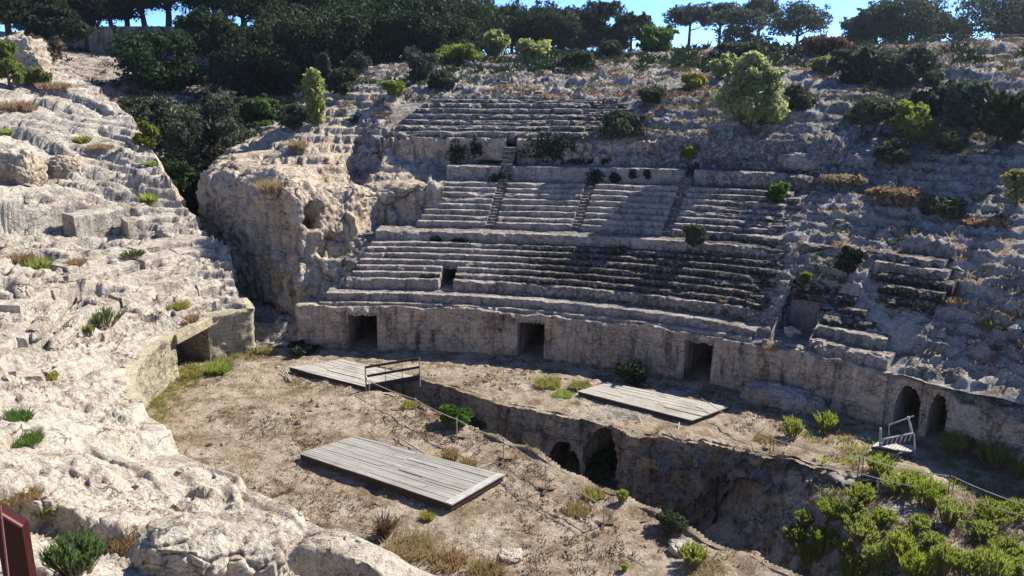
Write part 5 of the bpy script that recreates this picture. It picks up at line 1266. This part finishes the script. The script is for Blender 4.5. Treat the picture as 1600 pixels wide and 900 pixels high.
for i, (px, pb, ptop, w, mat, lab, shp, nm, cat) in enumerate(SH):
    big = w > 70
    if px == 75 and pb == 552: px, pb, ptop = 470, 552, 538
    far_ = {330: 67, 232: 72, 285: 60, 405: 72}.get(px) if pb in (262, 240, 330, 218) else None
    if far_:
        q = und(px, pb, far_); q[2] = min(q[2], hz(q[0], q[1])); tz = und(px, ptop, far_)[2]; sc_ = (Vector(q) - Vector((0, 0, CAMH))).length / FPX
        woody(nm, lab, cat, q, tz - q[2], w * sc_ * 1.1, 0.05, mat, 400 + i, 26, 0.24, 420, shp); continue
    shrub(px, pb, ptop, w, mat, lab, 400 + i, shp, nm, cat, nc=40 if px == 1170 else 26 if px in (330, 232) else (16 if big else 11), dens=170 if px == 1170 else 330 if px in (330, 232, 285) else (230 if big else 150), lo=0.14 if px == 1170 else 0.04)
# ---- ivy hanging on the far walls
def ivy(px, py, w, h, label, seed, dens=1.0):
    p, n = hit(px, py); s = mpp(p); g = np.random.default_rng(seed); m = int(220 * dens * max(1, w * h / 900))
    u, v = g.normal(size=m) * .42, g.normal(size=m) * .42; k = (u * u + v * v) < 1.1; u, v = u[k], v[k]; v = v - 0.25 * np.abs(vn(u * 4, u * 0, u * 0, seed))
    tn = Vector((-n.y, n.x, 0)); tn = tn.normalized() if tn.length > .1 else Vector((1, 0, 0)); out = Vector((n.x, n.y, 0.0)); out = out.normalized() if out.length > .1 else Vector((0, -1, 0))
    C = np.array(p)[None] + np.array(tn)[None] * (u * w * s * .62)[:, None] + np.array([0, 0, 1.0])[None] * (v * h * s * .62)[:, None] + np.array(out)[None] * (0.05 + 0.22 * g.random(len(u)) * (1 - 0.6 * (u * u + v * v)))[:, None]
    V, F = leaf_mesh('ivy', C, np.repeat(np.array(out)[None], len(C), 0), 0.17, g, 1.2)
    o = link('ivy', np_mesh('ivy', V, F, False), M['ivy']); rebase(o, p); tag(o, label, 'ivy', 'ivy on the old walls')
for i, q in enumerate([(714, 238, 30, 38, 'dark ivy patch left of the vaulted door, bigger one of two'), (745, 230, 26, 26, 'dark ivy patch close left of the vaulted door'), (795, 221, 26, 16, 'dark ivy drooping over the top of the vaulted door'),
      (862, 228, 84, 46, 'large green ivy mat right of the vaulted door'), (960, 254, 200, 11, 'long dark ivy strip along the foot of the topmost wall'), (760, 253, 60, 9, 'thin ivy strip left of the vaulted door sill'),
      (780, 277, 34, 18, 'ivy tuft hanging over the pale upper wall beside the stair'), (931, 274, 24, 22, 'round ivy tuft on the upper wall over the second stair'), (962, 277, 16, 14, 'small ivy tuft right of the round one on the upper wall'),
      (990, 272, 10, 12, 'tiny ivy tuft second from the right on the upper wall'), (1012, 271, 9, 11, 'tiny ivy tuft right end of the upper wall'), (681, 375, 15, 14, 'small dark plant at the foot of the cap wall, left'),
      (706, 422, 28, 22, 'dark ivy hood over the lower dark doorway'), (968, 390, 26, 12, 'dark plant in a crack of the cap wall, right'), (720, 377, 30, 10, 'thin trailing plant on the cap wall above the lower doorway'), (672, 434, 30, 12, 'trailing plant on the rows left of the lower doorway'),
      (560, 190, 26, 22, 'dark ivy in the hollow of the rock left of the topmost rows'), (585, 250, 24, 34, 'dark ivy in the rock alcove left of the plastered wall'), (1100, 262, 50, 14, 'ivy on the right end of the upper wall'), (650, 245, 60, 60, 'blackish thin ivy veil on the plastered wall')]):
    ivy(*q, 500 + i, dens=0.35 if q[0] == 650 else 1.0)
# ---- blades: grass tufts and upright bushes
def blades(B, Dr, L, wd, bend=0.25):
    """B bases, Dr directions, L lengths, wd widths -> two-segment tapered blades"""
    n = len(B); side = np.cross(Dr, np.array([0.3, 0.8, 0.2])); side /= np.linalg.norm(side, axis=1, keepdims=True) + 1e-9
    mid = B + Dr * (L * .55)[:, None]; out = Dr.copy(); out[:, 2] = 0; tip = B + Dr * L[:, None] + out * (L * bend)[:, None] - np.array([0, 0, 1.0]) * (L * bend * .35)[:, None]
    w = wd[:, None]
    V = np.stack([B - side * w * .5, B + side * w * .5, mid + side * w * .42, mid - side * w * .42, tip + side * w * .06, tip - side * w * .06], 1).reshape(-1, 3)
    i = (np.arange(n) * 6)[:, None]; F = np.concatenate([i + np.array([[0, 1, 2, 3]]), i + np.array([[3, 2, 4, 5]])]); return V, F
def updirs(n, spread, g):
    a = g.uniform(0, 2 * math.pi, n); t = spread * np.sqrt(g.random(n)); return np.stack([np.sin(t) * np.cos(a), np.sin(t) * np.sin(a), np.cos(t)], -1)
def tuft(px, pyb, pyt, w, mat, label, seed, cat='grass tuft', name='grass_tuft', n=None, group=None, spread=0.7):
    p, _ = hit(px, pyb); s = mpp(p); g = np.random.default_rng(seed); H = (pyb - pyt) * s * (0.5 if w > 60 else 0.66); R = w * s * .5
    n = n or int(110 + w * 5)
    a = g.uniform(0, 2 * math.pi, n); r = R * .75 * np.sqrt(g.random(n)); B = np.stack([r * np.cos(a), r * np.sin(a), np.full(n, -0.05)], -1)
    Dr = updirs(n, spread, g); L = H * g.uniform(.5, 1.15, n); V, F = blades(B, Dr, L, np.full(n, max(0.02, 0.0011 * (p - Vector((0, 0, CAMH))).length)), 0.2)
    o = link(name, np_mesh(name, V, F, False), M[mat]); o.location = p; return tag(o, label, cat, group)
def spurge(px, pyb, pyt, w, label, seed, mat='spurge', group=None):
    """upright stems with whorls of narrow leaves"""
    p, _ = hit(px, (pyb + pyt * .0) if False else pyb); s = mpp(p); g = np.random.default_rng(seed); H = (pyb - pyt) * s * (0.62 if mat == 'green' else 0.80) + 0.05; R = w * s * .5
    root = tag(empty('bush', p), label, 'bush', group); ns = int(22 + w * .8)
    a = g.uniform(0, 2 * math.pi, ns); r = R * np.sqrt(g.random(ns)); top = np.stack([r * np.cos(a), r * np.sin(a), H * (1 - .35 * (r / R) ** 2) * g.uniform(.75, 1.08, ns)], -1); bs = top * np.array([.35, .35, 0])
    B = []; Dr = []; L = []; mb = MB()
    for k in range(ns):
        d = Vector(top[k] - bs[k]).normalized(); mb.tube([tuple(bs[k] - np.array([0, 0, .1])), tuple(top[k])], [0.014, 0.006], 4); m = 20
        t = 0.35 + 0.65 * g.random(m); B.append(bs[k] + (top[k] - bs[k]) * t[:, None]); q = updirs(m, 0.75, g) + np.array(d)[None] * .5; Dr.append(q / np.linalg.norm(q, axis=1, keepdims=True)); L.append((0.09 + 0.13 * H) * g.uniform(.6, 1.1, m))
    B = np.concatenate(B); Dr = np.concatenate(Dr); L = np.concatenate(L); V, F = blades(B, Dr, L, np.full(len(B), 0.028), 0.15)
    o = link('leaves', np_mesh('leaves', V, F, False), M[mat], root); o.matrix_parent_inverse = Matrix.Identity(4)
    o = mb.build('stems', M['stem'], root); o.matrix_parent_inverse = Matrix.Identity(4); return root
SP = [(1290, 672, 642, 40), (1236, 684, 655, 30), (1374, 742, 706, 38), (1408, 772, 730, 64), (1448, 792, 752, 48), (1343, 790, 762, 34), (1300, 808, 780, 42), (1336, 808, 783, 38), (1254, 820, 797, 26),
      (1240, 848, 815, 36), (1284, 862, 820, 52), (1347, 842, 812, 58), (1380, 818, 792, 32), (1435, 832, 803, 34), (1404, 870, 837, 48), (1363, 886, 850, 42), (1328, 912, 872, 38), (1428, 915, 872, 46), (1384, 925, 884, 52), (1470, 898, 857, 44),
      (1506, 906, 862, 48), (1546, 912, 860, 50), (1592, 908, 866, 48), (1534, 842, 812, 40), (1550, 818, 792, 52), (1590, 812, 788, 44), (1482, 820, 787, 42), (1487, 708, 680, 40), (1512, 704, 681, 28), (1554, 730, 696, 48), (1594, 748, 720, 36), (1570, 872, 842, 40), (1320, 862, 836, 40), (1265, 880, 850, 36), (1455, 862, 834, 36), (1425, 760, 740, 34)]
ORD = ['first', 'second', 'third', 'fourth', 'fifth', 'sixth', 'seventh', 'eighth', 'ninth']
rows_ = {}
for q in SP:
    y = q[1]; k = 0 if y < 700 else 1 if y < 760 else 2 if y < 800 else 3 if y < 835 else 4 if y < 880 else 5
    rows_.setdefault(k, []).append(q)
rn = ['on bare ground near the arena wall', 'close to the barrier and low wall', 'in the row under the stakes', 'in the middle row of the lower right bank', 'in the row above the bottom edge', 'cut by the bottom edge of the frame']
for k, L_ in rows_.items():
    L_.sort()
    vr = random.Random(k)
    for j, q in enumerate(L_):
        spurge(q[0], q[1], q[1] - (q[1] - q[2]) * vr.uniform(.8, 1.35), q[3] * vr.uniform(.85, 1.15), 'bright yellow green bush %s, %s from left' % (rn[k], ORD[j]), 600 + q[0], group='bright bushes of the lower right bank')
spurge(163, 508, 474, 58, 'fresh green leafy clump beside the worn benches on the left slope', 701, 'green')
spurge(208, 404, 387, 36, 'small fresh green clump on a ledge of the left slope', 702, 'green')
spurge(108, 532, 500, 20, 'little green clump against the end of a worn bench', 703, 'green')
spurge(140, 522, 509, 16, 'tiny bright clump on the ledge right of the benches', 704, 'spurge')
spurge(122, 892, 824, 82, 'leafy green plant in the hollow at the bottom left', 705, 'green')
spurge(1082, 882, 850, 42, 'yellow green shrub on the near trench rim at bottom centre', 706)
spurge(972, 784, 765, 18, 'small bright shrub peeking over the near trench rim', 707)
spurge(1543, 515, 500, 20, 'small yellow green plant on the grey rock ledge at right', 708)
spurge(975, 892, 884, 10, 'tiny green sprout at the bottom centre', 709)
TU = [(58, 418, 392, 44, 'spurge', 'bright green grass tuft high on the left slope ledge'), (20, 655, 632, 60, 'green', 'fresh green grass patch on the left slope, upper end'), (35, 690, 660, 66, 'green', 'fresh green grass patch on the left slope, lower end'),
      (72, 594, 572, 38, 'grass', 'straw coloured tuft below the worn benches'), (30, 408, 384, 50, 'dry', 'dry brown tuft left of the bright one on the left slope'), (118, 412, 396, 30, 'dry', 'dry tuft in the middle of the left slope'),
      (28, 172, 148, 60, 'dry', 'long dry grass cushion at the left edge, upper slope'), (85, 138, 122, 56, 'dry', 'dry grass cushion below the upper left outcrop'), (128, 222, 206, 26, 'grass', 'green yellow tuft on the upper left slope'), (155, 232, 220, 44, 'dry', 'flat dry tuft right of the green yellow one'),
      (52, 276, 256, 30, 'dry', 'dry tuft between the two high boulders'), (234, 258, 246, 24, 'spurge', 'bright tuft on the edge above the passage'), (232, 316, 292, 24, 'spurge', 'bright tuft on the cliff edge of the passage, lower'), (14, 210, 195, 22, 'spurge', 'bright tuft at the left frame edge, upper slope'),
      (278, 480, 464, 42, 'grass', 'yellow green tuft above the square opening'), (290, 500, 484, 50, 'dry', 'dry tuft on the lintel ledge of the square opening'), (195, 850, 812, 60, 'dry', 'brown weeds right of the leafy plant at bottom left'), (30, 775, 750, 70, 'dry', 'dry weeds under the slab edge at the left frame edge'), (72, 800, 770, 34, 'grass', 'yellowish weeds beside the small pale block'),
      (703, 718, 688, 28, 'dry', 'orange dry tuft under the near rope'), (730, 728, 708, 30, 'dry', 'pale dry tuft right of the orange one'), (640, 862, 812, 100, 'dry', 'large dry brown weed patch below the big platform'), (700, 880, 838, 70, 'dry', 'dry brown weed patch right of the large one'), (760, 898, 850, 70, 'dry', 'tall thin brown weeds at the bottom centre'),
      (600, 838, 776, 16, 'scrub', 'two thin tall dry stalks left of the dry weed patch'), (668, 812, 788, 20, 'grass', 'small green tuft at the front edge of the big platform'), (855, 602, 582, 54, 'grass', 'dry yellow tuft on the sunlit strip before the arena wall'), (905, 606, 586, 36, 'grass', 'yellow green tuft left of the half shaded platform'), (880, 618, 604, 40, 'spurge', 'greenish tuft near the left corner of the half shaded platform'),
      (925, 776, 754, 44, 'grass', 'yellow grass hanging over the near trench rim'), (900, 800, 778, 50, 'dry', 'brown weeds on the near trench rim before the last post'), (640, 634, 622, 34, 'grass', 'mossy tuft at the second rope post'), (1195, 690, 672, 40, 'dry', 'dry tuft on the right bank by the thin stakes'), (1100, 890, 866, 80, 'dry', 'brown weeds at the bottom right of the near rim'),
      (340, 582, 552, 40, 'spurge', 'bright green tuft before the pier of the square opening'), (300, 590, 570, 30, 'grass', 'yellow tuft at the foot of the square opening'), (1130, 470, 462, 20, 'dry', 'dry weeds in the middle of the lower tier right half'), (1495, 475, 455, 34, 'dry', 'tan dry tuft on the rock right of the broken rows'), (430, 300, 262, 60, 'dry', 'reddish dry tuft on top of the rock cliff'), (465, 232, 210, 34, 'dry', 'yellow dry tuft above the rock cliff'), (1205, 545, 530, 30, 'dry', 'dry tuft before the dark gap of the lower tier')]
for i, q in enumerate(TU): tuft(*q, 800 + i)
# ---- ground cover nobody could count
def cover(name, label, mat, pts, hgt, n_per, seed, spread=0.9, width=0.03, cat='grass', rad=0.14):
    g = np.random.default_rng(seed); P = np.repeat(np.asarray(pts), n_per, 0); n = len(P); a = g.uniform(0, 2 * math.pi, n); r = rad * np.sqrt(g.random(n))
    B = P + np.stack([r * np.cos(a), r * np.sin(a), np.full(n, -.03)], -1); V, F = blades(B, updirs(n, spread, g), hgt * g.uniform(.4, 1.2, n) * np.repeat(g.uniform(.5, 1.3, len(pts)), n_per), np.full(n, width), .3)
    o = link(name, np_mesh(name, V, F, False), M[mat]); return tag(o, label, cat, None, 'stuff')
g = np.random.default_rng(42)
AX, AY, AZ = AG[..., 0].ravel(), AG[..., 1].ravel(), AG[..., 2].ravel()
def free(x, y):
    k = ~inside(x, y, np.array([q[:2] for q in (P1(0, 0), P1(1, 0), P1(1, 1), P1(0, 1))])) & ~inside(x, y, np.array([q[:2] for q in (P2(0, 0), P2(1, 0), P2(1, 1), P2(0, 1))])) & ~inside(x, y, np.array([q[:2] for q in (P3(0, 0), P3(1, 0), P3(1, 1), P3(0, 1))]))
    return k & ~inside(x, y) & (x > -17) & (topol(x, y)[1] < -0.3)
fr_ = free(AX, AY)
dn = fbm(AX, AY, 0, 2.6, 4, 901) + 0.55 * np.exp(-((AX + 2.5) / 4) ** 2 - ((AY - 33.5) / 2.0) ** 2) + 0.35 * np.exp(-(pdist(AX, AY, NEAR, False) / 2.0) ** 2)
k = fr_ & (dn > 0.10) & (g.random(len(AX)) < 0.13 * np.clip(dn * 3, 0, 1.6)); A3 = np.stack([AX, AY, AZ], -1)
cover('dry_weeds', 'short brown dry weeds scattered over the arena ground', 'scrub', A3[k], 0.16, 7, 902)
k = fr_ & (fbm(AX, AY, 0, 1.7, 4, 903) > 0.14) & (g.random(len(AX)) < 0.05)
cover('dry_grass', 'thin straw coloured grass spread over the arena ground', 'dry', A3[k], 0.15, 6, 904)
wl_ = np.array(PATH[:9]); dw = pdist(AX, AY, wl_, False); sdir = fbm(AX, AY, 0, 1.5, 3, 905)
k = (AX > -17.2) & (AY > 31) & (dw < 1.6 + sdir) & (g.random(len(AX)) < 0.28 * np.clip(1.6 - dw, 0.05, 1))
cover('wall_grass', 'yellow green grass strip along the foot of the sunlit left wall', 'grass', A3[k], 0.30, 9, 906)
rowc = np.abs(np.sin((AX * 0.42 + AY * 0.9) * 0.62)) ; k = fr_ & (rowc < 0.16) & (AX < -3) & (AY > 27) & (fbm(AX, AY, 0, 2.0, 3, 907) > -0.05) & (g.random(len(AX)) < 0.16)
cover('grass_lines', 'faint greenish grass lines crossing the arena ground', 'grass', A3[k], 0.15, 6, 908)
TX, TY, TZ_ = TG[..., 0].ravel(), TG[..., 1].ravel(), TG[..., 2].ravel(); k = inside(TX, TY) & (TX > 8.5) & (g.random(len(TX)) < 0.30 * (0.12 / 0.16) ** 2) & (fbm(TX, TY, 0, 1.6, 4, 909) > -.1)
cover('bank_weeds', 'brown and straw weeds covering the lower right bank between the bushes', 'scrub', np.stack([TX, TY, TZ_], -1)[k], 0.34, 8, 910)
k = inside(TX, TY) & (TX > 7) & (g.random(len(TX)) < 0.06)
cover('bank_grass', 'sparse dry grass on the lower right bank', 'dry', np.stack([TX, TY, TZ_], -1)[k], 0.28, 8, 911)
k = (AX > 11) & (AY < 33) & ~inside(AX, AY) & (topol(AX, AY)[1] < -0.3) & (fbm(AX, AY, 0, 2.0, 4, 912) > 0.0) & (g.random(len(AX)) < 0.12)
cover('right_weeds', 'dry weeds on the earth strip between barrier and bushes', 'dry', A3[k], 0.26, 7, 913)
k = inside(TX, TY) & (TX > 8.5) & (tfloor(TX, TY) > -2.4) & (fbm(TX, TY, 0, 1.3, 4, 921) > 0.02) & (g.random(len(TX)) < 0.14)
cover('bank_green', 'low green herbs filling the gaps between the bushes of the lower right bank', 'spurge', np.stack([TX, TY, TZ_], -1)[k], 0.30, 9, 922, 0.7, 0.035, 'herbs')
k = (AX > 12) & (AY < 34) & ~inside(AX, AY) & (topol(AX, AY)[1] < -0.4) & (fbm(AX, AY, 0, 1.6, 4, 923) > 0.12) & (g.random(len(AX)) < 0.10)
cover('strip_green', 'low green herbs on the earth strip below the low right wall', 'spurge', A3[k], 0.26, 8, 924, 0.7, 0.035, 'herbs')
hp = HG.reshape(-1, 3); hn = np.abs(HN[..., 2].ravel()); hd = D.ravel(); ht = TH.ravel()
hn1 = fbm(hp[:, 0], hp[:, 1], 0, 4.0, 4, 914); hs = seatmask(ht, hd) < 0.1
k = hs & (hn > .8) & (hd > 17) & (hd < np.where(ht > 98, 75, 48)) & (ht < 124) & (hn1 + 0.25 * sstep(24, 34, hd) > 0.02) & (g.random(len(hp)) < np.where(ht > 98, 0.16, 0.06))
cover('hill_grass', 'brown dry grass patches over the bare hillside', 'scrub', hp[k], 0.38, 9, 915, rad=0.3, width=0.06)
k = hs & (hn > .8) & (hd > 2) & (hd < 48) & (ht < 96) & (hn1 > 0.06) & (g.random(len(hp)) < 0.03)
cover('hill_straw', 'straw coloured grass patches over the right hillside', 'dry', hp[k], 0.32, 9, 916, rad=0.3, width=0.05)
k = hs & (hn > .75) & (hd > 22) & (hd < 70) & ((ht > 96) | (hd > 30)) & (ht < 122) & (fbm(hp[:, 0], hp[:, 1], 0, 3.0, 3, 917) > -.1) & (g.random(len(hp)) < np.where(ht > 96, .05, .02))
cover('undergrowth', 'dark undergrowth beneath the trees of the valley and crest', 'ivy', hp[k], 0.9, 9, 918, rad=0.6, width=0.16)
k = hs & (hn > .75) & (hd > 3) & (hd < 44) & (ht < 97) & (fbm(hp[:, 0], hp[:, 1], 0, 2.2, 4, 940) > 0.20) & (g.random(len(hp)) < 0.05)
cover('hill_scrub', 'low dull green scrub dotted over the bare hillside', 'olive', hp[k], 0.42, 9, 941, 1.1, 0.09, 'scrub', 0.3)
lp_ = LG.reshape(-1, 3); ln_ = np.abs(normals(LG)[..., 2]).ravel(); k = (ln_ > .75) & (fbm(lp_[:, 0], lp_[:, 1], 0, 2.2, 4, 919) > 0.16) & (g.random(len(lp_)) < 0.018) & (lp_[:, 1] > 12)
cover('slope_grass', 'thin dry grass in the hollows of the left rock slope', 'dry', lp_[k], 0.16, 7, 920, rad=0.16, width=0.022)
# loose stones
def rubble(name, label, pts, smin, smax, mat, seed):
    g = np.random.default_rng(seed); n = len(pts); s = smin + (smax - smin) * g.random(n) ** 3
    b = np.array([(1, 0, 0), (-1, 0, 0), (0, 1, 0), (0, -1, 0), (0, 0, 1), (0, 0, -1), (.6, .6, .6), (-.6, .6, .5), (.6, -.6, .5), (-.6, -.6, .6)], float)
    Fb = np.array([(4, 6, 7), (4, 7, 9), (4, 9, 8), (4, 8, 6), (0, 2, 6), (2, 7, 6), (2, 1, 7), (1, 9, 7), (1, 3, 9), (3, 8, 9), (3, 0, 8), (0, 6, 8), (0, 5, 2), (2, 5, 1), (1, 5, 3), (3, 5, 0)])
    V = b[None] * g.uniform(.6, 1.3, (n, len(b), 1)) * (s[:, None] * g.uniform(.6, 1.2, (n, 3)))[:, None, :]; a = g.uniform(0, 6.3, n); c, si = np.cos(a)[:, None], np.sin(a)[:, None]
    V = np.stack([V[..., 0] * c - V[..., 1] * si, V[..., 0] * si + V[..., 1] * c, V[..., 2] * .75], -1) + np.asarray(pts)[:, None]
    F = (Fb[None] + (np.arange(n) * len(b))[:, None, None]).reshape(-1, 3); o = link(name, np_mesh(name, V.reshape(-1, 3), F, False), M[mat]); return tag(o, label, 'rubble', None, 'stuff')
k = fr_ & (g.random(len(AX)) < 0.05 * np.clip(0.3 + 1.5 * fbm(AX, AY, 0, 2.0, 3, 930) + 1.5 * np.exp(-(pdist(AX, AY, FAR, False) / 1.0) ** 2) * (AX > 3), 0, 2)); rubble('rubble', 'small loose stones strewn over the arena and trench rims', A3[k], .02, .20, 'arena', 931)
k = (g.random(len(lp_)) < 0.012) & (lp_[:, 1] > 11) & (ln_ > .7) & (fbm(lp_[:, 0], lp_[:, 1], 0, 2.5, 3, 932) > -.05); rubble('slope_rubble', 'small loose stones on the left rock slope', lp_[k], .02, .17, 'near', 933)
k = hs & (hd < 45) & (ht < 98) & (g.random(len(hp)) < 0.010); rubble('hill_rubble', 'loose rocks scattered over the hillside', hp[k], .05, .42, 'hill', 934)
